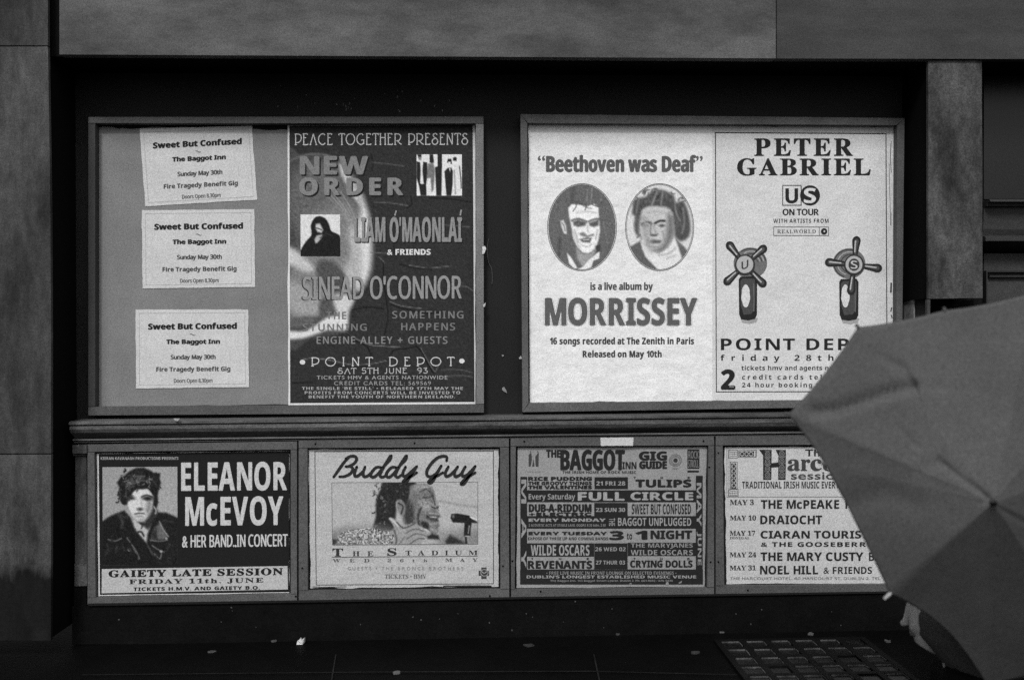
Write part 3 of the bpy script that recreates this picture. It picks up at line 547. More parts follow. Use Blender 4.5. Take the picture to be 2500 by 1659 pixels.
def tap(hub, lobes, fl, spout, hl, letter, disc, lrot):
    tp = poly("tap_flange", ell(*fl[0]), d4+.0010, ink(104), p4)
    for k in range(5):
        s = .92-.16*k; v, f = ribbon(np.array(ell(fl[0][0]+2*k, fl[0][1], fl[0][2]*s, fl[0][3]*s, 40))[fl[1]:fl[2]], 2.2); flat("tap_flange_line", v, f, d4+.0012+.00002*k, ink([50, 160, 60, 150, 70][k]), p4)
    l, t, r, b = spout; q = [(l, t+8), (l+4, t+1), (r-5, t), (r, t+8)]+[(r-.5, b-14), (r-5, b-4), ((l+r)/2, b), (l+6, b-3), (l+1, b-16)]
    poly("tap_shade", [(x+3, y+8) for x, y in q[4:]]+[(l+2, b-30), (r+2, b-30)][:0], d4+.0011, ink(150), p4)
    poly("tap_spout", q, d4+.0014, ink(36), p4)
    poly("tap_side", [(l+4, t+12), (l+9, t+6), (r-6, t+6), (r-4, t+30), (r-6, b-30), (r-14, b-16), (l+12, b-14), (l+5, b-36)], d4+.0015, ink(70), p4)
    v, f = ribbon(cat_rom([(r-9, t+18), (r-8, (t+b)/2), (r-8, b-22)], 8), 2.4); flat("tap_gleam", v, f, d4+.0016, ink(96), p4)
    poly("tap_gleam", [(hl[0]+hl[2]*math.cos(a)*(1+.06*math.sin(7*a)), hl[1]+hl[3]*math.sin(a)) for a in np.linspace(0, 6.283, 40)[:-1]], d4+.0016, ink(200), p4)
    for k, (x, y) in enumerate(lobes):
        poly("tap_handle", lobe(hub, (x, y), 4.6, 10.4), d4+.0019+.00004*k, ink(40), p4)
        hh = np.array(hub, float); ww_ = np.array((x, y), float)-hh; poly("tap_handle_shade", lobe(hh+ww_*.42, hh+ww_*.98, 2.2, 5.6), d4+.00205+.00004*k, ink(74), p4)
        h = np.array(hub, float); w = np.array((x, y), float)-h
        v, f = ribbon(cat_rom([h+w*.5+(-1.5, -1), h+w*.75+(-2, -1), h+w*1.0+(-2, -1)], 6), [3.2]*13); flat("tap_gleam", v, f, d4+.0022+.00002*k, ink(172), p4)
    poly("tap_hub", ell(hub[0], hub[1], 24.5, 25), d4+.0026, ink(52), p4); poly("tap_cap", ell(hub[0]-.5, hub[1]-.5, 20.5, 21), d4+.0028, ink(168), p4)
    if disc: poly("tap_disc", ell(hub[0]-.5, hub[1], 13.5, 15), d4+.0030, ink(58), p4)
    L_ = txt(p4, "tap_letter", letter, hub[0]-8, hub[0]+7.5, hub[1]-9.5, hub[1]+9.5, 's', ink(185 if disc else 60), d4+.0032, heavy=.6, slope=lrot)
tap((1819, 646), [(1783, 600), (1862, 608), (1777, 685), (1861, 690)], ((1832, 642, 41, 38), 26, 46), (1803.6, 674, 1848.5, 782), (1820.6, 722, 10.5, 28), "U", False, -.35)
tap((2085.5, 646), [(2091, 588), (2026, 640), (2142, 654), (2078, 708)], ((2073, 643, 40, 37), 12, 34), (2049, 680, 2096, 783), (2064, 722, 10, 28), "S", True, .08)
T4("venue_line", "POINT DEP", 1760, 2072.7, 825.6, 854.5, 'sb', 34, track=.07); T4("venue_line", "OT", 2084, 2152, 825.6, 854.5, 'sb', 34, track=.07)
T4("date_line", "friday 28th", 1759, 2035, 865, 885, 'sb', 36, track=.55)
T4("small_print", "tickets hmv and agents na", 1810, 2032.7, 891.5, 906.6, 'sb', 44, track=.02); T4("small_print", "tionwide", 2034, 2105, 891.5, 903.6, 'sb', 44, track=.02)
T4("small_print", "credit cards tel", 1811.6, 2006, 913.5, 926, 'sb', 44, track=.24); T4("small_print", "24 hour booking", 1811.6, 1983, 933, 948.3, 'sb', 44, track=.15); T4("small_print", "t", 1993, 1998, 934, 945, 'sb', 44)
T4("sponsor_mark", "2", 1762, 1793, 902, 949.5, 'sb', 36, heavy=2.2); txt(p4, "sponsor_mark_text", "fm", 1781, 1791, 940, 945.5, 'sb', ink(170), d4+.0015)
v, f = join([ribbon(cat_rom(q, 6), w) for q, w in (([(2176, 345), (2174, 380), (2176, 420)], 1.5), ([(2171, 400), (2172, 460), (2174, 520)], 1.0), ([(2175, 520), (2175, 550)], 1.8), ([(2176, 690), (2175, 714)], 4), ([(2177, 750), (2175, 760)], 3), ([(2176, 768), (2178, 776)], 2.5))]); flat("worn_edge", v, f, d4+.0011, ink(60), p4)

# ================================================================== row of posters below the ledge
DL = .0512
# ---- black poster: woman in a leather jacket
q1 = poster("poster", "black concert poster with a portrait of a woman in a leather jacket", "poster", [(236, 1107), (706, 1100), (706, 1446), (240, 1454)], DL, mat("margin_dull", 185, grain=.15), (.5, .5, .4, .4))
poly("print_area", [(241, 1107.5), (706, 1100.5), (705.5, 1444), (244, 1451)], DL+.0008, ink(27), q1)
i1 = Z(200, 1060, .2678)
Q1 = lambda nm, s, l, r, t, b, sty, tone=182, **k: txt(q1, nm, s, l, r, t, b, sty, ink(tone), DL+.0012, **k)
Q1("small_print", "KIERAN KAVANAGH PRODUCTIONS PRESENTS", 246, 435.7, 1114.5, 1121.5, 'sb', 150)
Q1("headline", "ELEANOR", 443, 700, 1127, 1197, 'sb', slope=-.007, track=.01, heavy=.8); Q1("headline", "McEVOY", 453, 691, 1211, 1282, 'sb', slope=-.008, track=.02, heavy=.8)
Q1("text_line", "& HER BAND..IN CONCERT", 445, 702, 1304, 1334, 's', heavy=.8, slope=-.012)
poly("white_band", [(248.7, 1388), (702, 1380.5), (702.7, 1437.6), (248, 1447)], DL+.0010, ink(170), q1)
Q1("venue_line", "GAIETY LATE SESSION", 266, 690, 1388.5, 1405, 'rb', 30, heavy=1.1, slope=-.0135, track=.06)
Q1("date_line", "FRIDAY 11th. JUNE", 315.7, 643, 1411, 1424, 'rb', 40, heavy=.5, slope=-.012, track=.1); Q1("small_print", "TICKETS H.M.V. AND GAIETY B.O.", 326, 634, 1431, 1439.5, 'sb', 36, slope=-.012, track=.06, heavy=.5)
HR = 26
def E1(l, t, r, b): a = i1([(l, t), (r, b)]); return (*a[0], *a[1])
ops = [('e', 152, 81.0, *i1([(760, 640)])[0], 40, 70), ('p', HR, 7, i1([(318, 440), (355, 385), (400, 362), (440, 330), (490, 306), (560, 300), (610, 322), (660, 352), (716, 352), (708, 400), (722, 440), (700, 500), (690, 560), (697, 620), (672, 690), (645, 660), (650, 560), (600, 500), (500, 478), (440, 510), (415, 600), (392, 645), (352, 610), (345, 560), (332, 520), (345, 480)]))]
ops += strands(18, E1(380, 330, 690, 400), (200, 60), 6, (22, 30, 40), 3.5, 4, 5)+strands(10, E1(330, 500, 380, 620), (100, 40), 9, (24, 36), 3.5, 4, 6)+strands(8, E1(640, 360, 715, 500), (60, 50), 9, (22, 30), 3.5, 4, 7)
ops += [('p', 196, 8.1, i1([(428, 545), (470, 500), (540, 488), (600, 500), (640, 560), (636, 655), (600, 735), (555, 792), (500, 782), (445, 705), (414, 622)]), 1), ('p', 118, 18.9, i1([(598, 600), (642, 570), (638, 655), (604, 735), (580, 690)])), ('p', 150, 18.9, i1([(520, 770), (560, 760), (590, 740), (556, 794), (505, 784)])),
     ('p', HR, 7, i1([(345, 470), (430, 430), (520, 440), (600, 480), (560, 498), (500, 500), (455, 540), (425, 590), (408, 640), (365, 600)]), 1), ('l', 70, 5.4, 2.5, i1([(400, 520), (440, 455), (520, 430)])), ('l', 110, 5.4, 2.2, i1([(420, 470), (480, 385), (570, 380)])), ('l', 90, 5.4, 2, i1([(470, 450), (540, 420), (600, 430)])), ('l', 100, 5.4, 2, i1([(390, 560), (420, 500), (470, 470)])), ('l', 34, 5.4, 3, i1([(470, 490), (450, 540), (430, 600)])), ('l', 44, 5.4, 2.5, i1([(520, 480), (500, 520)])), ('l', 60, 5.4, 2, i1([(600, 400), (650, 420), (680, 470)]))]
ops += [('p', 66, 16, i1([(400, 470), (430, 410), (500, 378), (560, 385), (540, 420), (470, 450), (430, 500)]), 1)]+strands(40, E1(370, 360, 640, 480), (150, 35), 10, (18, 40, 78, 100, 116), 1.7, 3, 8)+strands(16, E1(340, 480, 430, 600), (100, 30), 9, (22, 50, 70), 1.7, 3, 23)
ops += [('l', 40, 5.4, 3.5, i1([(545, 566), (590, 552), (640, 566)])), ('l', 52, 5.4, 2.8, i1([(425, 566), (465, 556)])), ('e', 40, 8.1, *i1([(450, 580)])[0], 8, 4), ('e', 30, 8.1, *i1([(598, 582)])[0], 12, 4.8), ('l', 150, 5.4, 2, i1([(538, 600), (548, 660)])), ('e', 60, 6.8, *i1([(530, 680)])[0], 7, 4), ('l', 120, 5.4, 2, i1([(500, 670), (515, 684)])), ('l', 70, 5.4, 3.4, i1([(484, 724), (520, 716), (566, 720)])), ('l', 128, 6.8, 3, i1([(495, 746), (550, 743)])),
     ('p', 170, 6.8, i1([(470, 765), (510, 800), (600, 868), (612, 900), (588, 992), (480, 860)])), ('p', 42, 10.8, i1([(512, 798), (570, 795), (620, 735), (655, 655), (690, 690), (665, 800), (600, 862)])),
     ('p', 23, 8.1, i1([(180, 795), (250, 745), (385, 690), (445, 760), (482, 862), (590, 990), (640, 1085), (700, 1140), (880, 1200), (180, 1200)])), ('p', 26, 8.1, i1([(598, 905), (640, 800), (690, 708), (770, 712), (880, 760), (880, 1200), (690, 1200), (640, 1080), (590, 990)])),
     ('p', 92, 10.8, i1([(662, 850), (715, 800), (745, 850), (785, 925), (750, 955), (625, 965)])), ('p', 40, 10.8, i1([(640, 900), (680, 850), (690, 960), (640, 960)])), ('l', 140, 4.1, 1.8, i1([(705, 790), (745, 870), (790, 930)])), ('l', 105, 4.1, 2, i1([(620, 960), (700, 972), (780, 960)])), ('l', 60, 10.8, 5, i1([(350, 740), (370, 800), (360, 850)])), ('l', 48, 10.8, 5, i1([(330, 730), (420, 760)])), ('l', 105, 5.4, 2.5, i1([(240, 955), (300, 970), (360, 945)])), ('l', 110, 5.4, 2.2, i1([(410, 940), (460, 1010), (500, 1070), (525, 1130)])), ('l', 90, 5.4, 2, i1([(470, 1040), (500, 1090), (515, 1135)])), ('e', 150, 2.7, *i1([(430, 1050)])[0], 3.6, 3.2), ('e', 26, 2.7, *i1([(430, 1050)])[0], 1.8, 1.6), ('l', 110, 5.4, 2.2, i1([(640, 1010), (700, 1050), (750, 1070)])), ('l', 115, 5.4, 2.2, i1([(660, 1085), (710, 1130), (725, 1085)])), ('e', 150, 4.1, *i1([(722, 1065)])[0], 3.4, 3.2), ('e', 150, 4.1, *i1([(770, 945)])[0], 3, 3), ('l', 50, 8.1, 3, i1([(740, 780), (830, 800)])), ('l', 160, 4.1, 2.6, i1([(655, 655), (675, 690), (668, 720)])), ('l', 140, 5.4, 2.5, i1([(395, 650), (405, 690)])), ('l', 60, 8.1, 3, i1([(800, 1000), (780, 1040)])), ('l', 50, 8.1, 2.5, i1([(230, 1000), (240, 1060), (210, 1100)]))]
ops += strands(16, E1(200, 800, 560, 1100), (70, 40), 16, (34, 44, 14), 3, 6, 9)+strands(10, E1(650, 980, 860, 1150), (110, 40), 14, (34, 46, 14), 3, 6, 10)
picture("portrait", [(250, 1139.5), (433, 1138.5), (433.5, 1378), (251, 1380)], 1.4, ops, DL+.0012, q1, base=142, noise=9)

# ---- blues poster
J = Z(720, 1060, .2678)
q2 = poster("poster", "pale poster with a handwritten headline and a photograph of a man by a microphone", "poster", [(753.5, 1097.5), (1217, 1095), (1217, 1431), (758, 1435.5)], DL, mat("poster_paper_dull", 170, rough=.8, spec=.1, grain=.15, mott=.07, mscale=12, mstretch=(.4, 1, 3), bump=.8, bscale=16), (.8, .8, 1.0, .8))
Q2 = lambda nm, s, l, r, t, b, sty, tone=48, **k: txt(q2, nm, s, l, r, t, b, sty, ink(tone), DL+.0012, **k)
outline("border", [(768.7, 1101.5), (1204.7, 1100), (1204.7, 1423.7), (772, 1427)], 1.8, DL+.0010, ink(66), q2)
# brush script drawn stroke by stroke (points in the coordinates of an enlarged detail)
SC = [[(352, 388), (400, 320), (450, 250), (490, 212)], [(462, 222), (500, 200), (545, 198), (562, 222), (545, 258), (500, 285), (462, 292)], [(462, 292), (510, 292), (528, 318), (505, 355), (455, 380), (405, 384)],
      [(565, 292), (545, 345), (548, 378), (580, 372), (625, 330), (640, 292)], [(640, 292), (622, 345), (628, 380), (660, 378), (690, 350)],
      [(790, 300), (745, 298), (705, 335), (690, 372), (715, 388), (755, 360), (800, 300)], [(870, 192), (835, 250), (795, 320), (775, 370), (800, 388), (840, 360)], [(880, 190), (868, 225), (835, 262), (800, 300)],
      [(925, 300), (885, 298), (845, 335), (832, 372), (858, 388), (895, 360), (940, 300)], [(1012, 192), (975, 250), (935, 320), (915, 370), (940, 388), (980, 360)], [(1020, 190), (1010, 225), (975, 262), (940, 300)],
      [(1010, 292), (985, 345), (990, 378), (1022, 372), (1065, 332), (1105, 292)], [(1112, 288), (1075, 345), (1035, 405), (1005, 440), (985, 432), (1010, 405), (1065, 375), (1112, 345)],
      [(1382, 240), (1385, 205), (1350, 196), (1300, 212), (1245, 262), (1205, 325), (1205, 370), (1240, 382), (1290, 350), (1328, 290)], [(1335, 282), (1300, 345), (1265, 410), (1240, 440), (1218, 432), (1250, 400), (1310, 368), (1350, 345)],
      [(1400, 290), (1372, 345), (1378, 378), (1412, 370), (1455, 330), (1485, 290)], [(1485, 290), (1455, 345), (1462, 380), (1495, 372), (1530, 340)],
      [(1555, 290), (1525, 345), (1530, 378), (1565, 370), (1605, 332), (1640, 290)], [(1645, 286), (1610, 345), (1570, 405), (1540, 448), (1515, 450), (1535, 420), (1590, 378), (1645, 345)]]
pt = []
for k, s in enumerate(SC):
    p = cat_rom(J(s), 8); n = len(p); w = 7.6*(.72+.28*np.sin(np.linspace(.35, 2.9, n))); v2, ff = ribbon(p, w)
    pt.append((PA(v2, DL+.0016+.00004*k), ff))
    for e in (p[0], p[-1]): pt.append((PA(ell(e[0], e[1], 2.7, 2.7, 10), DL+.0016+.00004*k), [tuple(range(10))]))
v, f = join(pt); mesh("headline", v, f, ink(40), q2)
bx = lambda l, t, r, b: (*J([(l, t)])[0], *J([(r, b)])[0])
ops = [('p', 120, 50, J([(1330, 900), (1720, 840), (1720, 1030), (1300, 1030)])), ('p', 112, 34, J([(320, 890), (470, 860), (480, 1020), (320, 1020)])), ('l', 126, 12, 2, J([(1300, 600), (1500, 640), (1680, 660)])),
       ('p', 38, 9, J([(822, 425), (1090, 425), (1070, 560), (1010, 650), (940, 615), (922, 720), (912, 790), (890, 870), (800, 880), (712, 862), (735, 760), (738, 660), (752, 560), (785, 490)]), 1)]
ops += strands(60, bx(725, 450, 850, 850), (170, 70), 7, (36, 30, 60, 110), 2, 3, 14)+strands(30, bx(800, 450, 1040, 640), (90, 90), 6, (30, 64, 80), 1.6, 3, 15)
ops += [('p', 112, 6, J([(1055, 470), (1120, 450), (1205, 452), (1255, 492), (1282, 560), (1290, 610), (1312, 652), (1298, 690), (1324, 735), (1300, 765), (1312, 800), (1310, 850), (1290, 915), (1200, 938), (1130, 880), (1050, 815), (1015, 710), (1040, 560)]), 1),
       ('p', 58, 16, J([(1000, 640), (1055, 600), (1085, 720), (1065, 820), (1010, 820), (985, 740)]), 1), ('p', 150, 14, J([(1110, 465), (1190, 462), (1215, 490), (1150, 505), (1095, 500)]), 1), ('p', 146, 16, J([(1150, 600), (1210, 600), (1235, 660), (1190, 690), (1140, 660)]), 1), ('p', 140, 10, J([(1265, 590), (1300, 650), (1280, 670), (1255, 640)]), 1),
       ('l', 64, 6, 4, J([(1140, 520), (1195, 498), (1235, 520)])), *strands(26, bx(1090, 470, 1290, 700), (70, 50), 9, (88, 96, 136), 1.8, 4, 21), *strands(16, bx(1130, 780, 1300, 920), (60, 60), 8, (74, 90, 128), 1.8, 4, 22), ('l', 60, 5, 3, J([(1170, 575), (1210, 578), (1255, 560)])), ('l', 64, 5, 3, J([(1245, 530), (1262, 580), (1278, 640)])), ('l', 48, 4, 3, J([(1250, 660), (1280, 672), (1306, 660)])), ('p', 62, 7, J([(1195, 738), (1255, 734), (1318, 742), (1300, 768), (1308, 788), (1250, 790), (1210, 768)]), 1), ('p', 158, 4, J([(1222, 741), (1300, 749), (1290, 760), (1236, 756)])), ('l', 150, 4, 2.5, J([(1225, 715), (1270, 718), (1312, 726)])), ('l', 138, 5, 3.5, J([(1230, 815), (1275, 812), (1310, 806)])), ('l', 48, 7, 4.5, J([(1150, 670), (1122, 750), (1138, 840)])), ('p', 44, 9, J([(1150, 800), (1205, 800), (1225, 855), (1185, 880)]), 1), ('l', 150, 8, 4, J([(1240, 860), (1285, 880)])),
       ('p', 116, 5, J([(925, 605), (968, 592), (1004, 640), (1002, 720), (965, 735), (935, 690)]), 1), ('l', 44, 4, 3.5, J([(945, 625), (985, 655), (970, 720)])), ('l', 150, 4, 2.5, J([(930, 612), (925, 660), (945, 710)])), ('l', 100, 6, 3, J([(1085, 540), (1100, 620), (1090, 690)])), ('p', 36, 8, J([(1210, 905), (1305, 915), (1320, 955), (1210, 950)])),
       ('p', 128, 40, J([(400, 900), (520, 845), (760, 850), (900, 890), (915, 1010), (360, 1010)]), 1), ('g', 68, 2.6, *J([(650, 950)])[0], 72, 26),
       ('p', 144, 5, J([(856, 768), (872, 755), (905, 768), (950, 808), (1000, 828), (1085, 806), (1150, 838), (1232, 880), (1228, 915), (1180, 930), (1175, 965), (1120, 1005), (915, 1005), (908, 920), (905, 850), (885, 810)]), 1), ('l', 186, 4, 4, J([(868, 765), (905, 795), (945, 835)])), ('l', 60, 5, 2.5, J([(930, 800), (985, 850), (1040, 835), (1090, 812)])), ('l', 84, 4, 2.2, J([(1010, 900), (1090, 860), (1170, 880)])), ('l', 78, 4, 2.2, J([(1020, 950), (1100, 905), (1180, 918)])), ('l', 70, 4, 2.2, J([(1050, 995), (1120, 950), (1180, 950)])), ('l', 70, 6, 3, J([(905, 870), (925, 950), (918, 1005)])), ('l', 178, 5, 3.5, J([(1185, 862), (1226, 888)])), ('l', 172, 5, 3, J([(960, 880), (1000, 870)])), ('l', 88, 5, 2, J([(950, 1000), (1000, 930)])),
       ('p', 44, 12, J([(1375, 965), (1415, 912), (1480, 948), (1560, 992), (1375, 1005)])), ('p', 30, 4, J([(1428, 722), (1480, 718), (1590, 738), (1612, 768), (1660, 792), (1660, 805), (1612, 805), (1602, 860), (1600, 925), (1540, 925), (1545, 805), (1440, 800), (1418, 760)])), ('e', 96, 3, *J([(1443, 745)])[0], 3, 5), ('l', 40, 3, 5, J([(1558, 930), (1562, 1000)])), ('l', 204, 3, 3, J([(1600, 752), (1660, 775)])), ('l', 150, 3, 2, J([(1590, 830), (1580, 900)])), ('l', 160, 3, 2.5, J([(1555, 925), (1590, 925)])), ('p', 52, 8, J([(335, 945), (390, 962), (370, 1005), (335, 1005)])), ('g', 12, 3.0, *J([(1190, 700)])[0], 40, 62)]
picture("photograph", [(810, 1177.5), (1166.5, 1175.5), (1166.5, 1327), (811.5, 1329)], 1.4, ops, DL+.0012, q2, base=166, noise=9)
outline("photo_border", [(810, 1177.5), (1166.5, 1175.5), (1166.5, 1327), (811.5, 1329)], 1.3, DL+.00145, ink(96), q2)
Q2("venue_initial", "T", 812, 837, 1338, 1356.8, 'rb', heavy=.5); Q2("venue_line", "HE", 860.6, 911.5, 1344.5, 1356.5, 'rb', track=.75); Q2("venue_initial", "S", 946, 967.7, 1337, 1355.5, 'rb', heavy=.5); Q2("venue_line", "TADIUM", 990, 1166, 1342.5, 1354.5, 'rb', slope=-.003, track=.62)
poly("rule", [(810, 1358.2), (1166.5, 1356), (1166.5, 1357.4), (810, 1359.6)], DL+.0012, ink(60), q2)
Q2("date_line", "WED", 812, 902, 1363, 1371.5, 'rb', 80, track=1.1); Q2("date_line", "26th", 946, 1043, 1363, 1371, 'rb', 80, track=1.1); Q2("date_line", "MAY", 1087, 1166, 1361.5, 1370, 'rb', 74, track=1.0)
Q2("guest_line", "GUESTS \u2022 THE BRONCE BROTHERS", 848.5, 1131, 1382.5, 1390.7, 'd', 118, track=.3); Q2("small_print", "TICKETS \u2022 HMV", 939.6, 1040.6, 1401, 1411.5, 'rb', 90)
for q, tn in ((rect(1175, 1384, 1188, 1412), 62), (rect(1168.6, 1392, 1194, 1404), 58)): poly("emblem", q, DL+.0012+.00004*(tn == 58), ink(tn), q2)
v, f = join([ribbon(ell(1182.5, 1397, 9, 8, 24), 1.6, True), ribbon(cat_rom([(1176, 1394), (1182, 1398), (1188, 1394)], 5), 2)]); flat("emblem_ring", v, f, DL+.0014, ink(150), q2)
v, f = join([ribbon([(762, 1431), (790, 1432.2), (846, 1431)], 1.6), ribbon([(1082, 1429.6), (1150, 1429), (1200, 1429.4)], 3.2), ribbon([(1050, 1431.6), (1058, 1430.8)], 3)]); flat("torn_strip", v, f, DL+.0012, ink(50), q2)

# ---- gig guide
K = Z(1235, 1060, .2678)
q3 = poster("poster", "grey gig guide poster crowded with black bands of listings below the white label", "poster", [(1264, 1091.6), (1725.6, 1090), (1720, 1431), (1261, 1434)], DL, mat("guide_paper", 138, rough=.8, spec=.1, grain=.15, mott=.05, mscale=12), (.4, .5, .5, .5))
BK, PP = 36, 138
def Q3(nm, s, l, r, t, b, sty, tone=BK, **k):
    a = K([(l, t), (r, b)]); return txt(q3, nm, s, a[0][0], a[1][0], a[0][1], a[1][1], sty, ink(tone), DL+.0016, **k)
def band(nm, l, t, r, b, tone=BK, dd=.0010):
    poly(nm, K([(l, t), (r, t), (r, b), (l, b)]), DL+dd, ink(tone), q3)
band("left_strip", 132, 385, 194, 1232); band("right_strip", 1732, 375, 1795, 1232); band("foot_band", 130, 1228, 1797, 1366, dd=.00105)
band("listing_band", 192, 507, 1733, 616, dd=.0011); band("listing_band", 192, 742, 1733, 857, dd=.0011); band("listing_band", 192, 990, 804, 1112, dd=.0011); band("listing_band", 1110, 984, 1733, 1106, dd=.0011)
band("date_box", 808, 388, 1113, 497, dd=.00112); band("date_box", 806, 622, 1110, 742, dd=.00115); band("date_box", 804, 990, 1110, 1226, dd=.00117)
for q in ((805, 990, 807, 1222), (1109, 985, 1111, 1222)): band("thin_rule", *q, tone=120, dd=.0013)
Q3("headline", "THE", 370, 497, 140, 207, 'sb', heavy=.8); Q3("headline", "BAGGOT", 502, 1080, 140, 323, 'sb', heavy=1.6); Q3("headline", "INN", 1062, 1190, 250, 313, 'sb', heavy=.3); Q3("slogan", "THE IRISH HOME OF ROCK MUSIC", 515, 1188, 331, 355, 'sb', 52)
Q3("headline", "GIG", 1218, 1465, 155, 233, 'sb', heavy=1.4); Q3("headline", "GUIDE", 1220, 1465, 243, 310, 'sb', heavy=1.3)
X0, Y0 = K([(1547, 235)])[0]
for rr, w, tn in ((14.5, 1.6, 95), (11.5, 1.2, 105), (9, 1.2, 95)): v, f = ribbon(ell(X0, Y0, rr, rr, 36), w, True); flat("record_ring", v, f, DL+.0012, ink(tn), q3)
poly("record_label", ell(X0, Y0, 5.4, 5.4, 20), DL+.0013, ink(50), q3); Q3("small_print", "1981", 1520, 1572, 304, 318, 's', 90)
band("logo_block", 1655, 135, 1765, 312); band("logo_bar", 1655, 327, 1760, 345); Q3("logo_text", "ROCK", 1665, 1757, 150, 218, 's', 112, heavy=.3); Q3("logo_text", "STROLL", 1660, 1757, 230, 300, 's', 112, heavy=.3)
em = [[(208, 185), (232, 160), (238, 230), (225, 292), (208, 292)], [(240, 292), (250, 215), (262, 290)], [(268, 200), (300, 160), (298, 292), (272, 292)], [(215, 150), (230, 150), (226, 165)], [(285, 148), (297, 152), (290, 170)]]
v, f = join([(PA(K(q), DL+.0012), [tuple(range(len(q)))]) for q in em]); mesh("emblem", v, f, ink(62), q3); Q3("small_print", "VENUE OF THE YEAR", 195, 315, 335, 345, 's', 100)
Q3("listing", "RICE PUDDING", 205, 782, 386, 418, 'sb', heavy=.9); Q3("listing", "THE GROOVY THINGS", 205, 782, 428, 458, 'sb', heavy=.5); Q3("listing", "THE VALENTINES", 205, 782, 465, 495, 'sb', heavy=.8)
Q3("date", "21 FRI 28", 825, 1088, 426, 464, 'sb', 140, heavy=.2)
def the(l, r, y): 
    for ch, x in zip("THE", (l, (l+r)/2, r)): Q3("listing_the", ch, x-11, x+11, y, y+19, 'sb')
the(1175, 1668, 384); Q3("listing", "TULIPS", 1185, 1688, 411, 478, 'sb', heavy=1.2)
Q3("listing", "Every Saturday", 208, 632, 538, 607, 'sb', 140); Q3("listing", "FULL", 660, 1078, 527, 600, 'sb', 148, heavy=1.2); Q3("listing", "CIRCLE", 1140, 1705, 526, 597, 'sb', 148, heavy=1.0)
Q3("listing", "DUB-A-RIDDUM", 212, 778, 635, 704, 'sb', heavy=1.0); Q3("listing", "+ELECTRIC", 212, 778, 712, 740, 'sb', heavy=.9); Q3("date", "23 SUN 30", 822, 1087, 668, 704, 'sb', 140, heavy=.2); Q3("listing", "SWEET BUT CONFUSED", 1148, 1688, 632, 725, 'sb')
Q3("listing", "EVERY MONDAY", 210, 908, 765, 793, 'sb', 140, heavy=.7); Q3("small_print", "2 ACOUSTIC ACTS AT STABLE LANE. DOORS 8.30 Adm. 2.50", 208, 910, 813, 838, 'sb', 122); Q3("listing_the", "THE", 940, 995, 762, 832, 'sb', 135, turn=True); Q3("listing", "BAGGOT UNPLUGGED", 1022, 1690, 758, 832, 'sb', 142)
Q3("listing", "EVERY TUESDAY", 208, 920, 886, 914, 'sb', heavy=.7); Q3("small_print", "EXPOSE OF THREE UP AND COMING BANDS", 202, 932, 934, 960, 'sb', 50); Q3("listing", "3", 948, 1072, 880, 957, 'sb', heavy=1.3); Q3("listing", "to", 1103, 1152, 897, 955, 'sb'); Q3("listing", "1", 1185, 1285, 878, 953, 'sb', heavy=1.6); Q3("listing", "NIGHT", 1322, 1697, 874, 950, 'sb', heavy=.9)
Q3("listing", "WILDE OSCARS", 228, 762, 1005, 1102, 'sb', 146, heavy=.2); Q3("date", "26 WED 02", 815, 1092, 1026, 1062, 'sb', 140); Q3("date", "27 THUR 03", 820, 1087, 1147, 1183, 'sb', 140); Q3("listing", "THE MARYJANES", 1140, 1705, 990, 1040, 'sb', 128); Q3("listing", "WILDE OSCARS", 1138, 1705, 1050, 1099, 'sb', 134)
the(240, 748, 1122); Q3("listing", "REVENANTS", 203, 785, 1150, 1220, 'sb', heavy=.8); the(1172, 1665, 1122); Q3("listing", "CRYING DOLLS", 1135, 1700, 1146, 1209, 'sb', heavy=.7)
Q3("small_print", "\u2022 FREE LIVE MUSIC IN FRONT LOUNGE ON SELECTED EVENINGS \u2022", 370, 1555, 1246, 1276, 'sb', 126); Q3("slogan", "DUBLIN'S LONGEST ESTABLISHED MUSIC VENUE", 190, 1735, 1283, 1309, 'sb', 140, heavy=.3); Q3("small_print", "The Baggot Inn, 143 Baggot Street Lower, Dublin 2. Ph: 661-8602 / 676-9430", 405, 1522, 1321, 1345, 'sb', 122)
for ch, t, b in (("M", 410, 628), ("A", 765, 945), ("Y", 1055, 1215)): Q3("month", ch, 141, 186, t, b, 'sb', 136, turn=True)
Q3("month", "MAY", 1740, 1783, 440, 835, 'sb', 136, turn=True); Q3("month", "JUNE", 1740, 1783, 885, 1190, 'sb', 136, turn=True)
v, f = join([(PA(K(q), DL+.0018), [tuple(range(len(q)))]) for q in ([(1455, 1370), (1462, 1345), (1480, 1338), (1486, 1368)], [(1572, 1352), (1605, 1330), (1600, 1350), (1585, 1356)], [(1120, 1362), (1140, 1350), (1150, 1362)])]); mesh("torn_patch", v, f, ink(130), q3)

# ---- session poster
q4 = poster("poster", "pale session listing poster with an ornamented initial, cut off by the umbrella edge", "poster", [(1769, 1091), (2228, 1088), (2228, 1422), (1773, 1424.7)], DL, mat("session_paper", 182, rough=.8, spec=.1, grain=.15, mott=.04, mscale=12), (.5, .4, .5, 1.0))
Lz = Z(1730, 1060, .2678)
def Q4(nm, s, l, r, t, b, sty, tone=38, **k):
    a = Lz([(l, t), (r, b)]); return txt(q4, nm, s, a[0][0], a[1][0], a[0][1], a[1][1], sty, ink(tone), DL+.0014, **k)
def L4(nm, pts, tone=38, dd=.0011): poly(nm, Lz(pts), DL+dd, ink(tone), q4)
L4("initial", [(460, 138), (575, 138), (572, 412), (497, 412), (497, 190)]); L4("initial", [(610, 138), (705, 138), (702, 412), (634, 412), (636, 190)], dd=.00112); L4("initial", [(560, 262), (645, 252), (645, 296), (560, 302)], dd=.00114)
rng2 = np.random.default_rng(3)
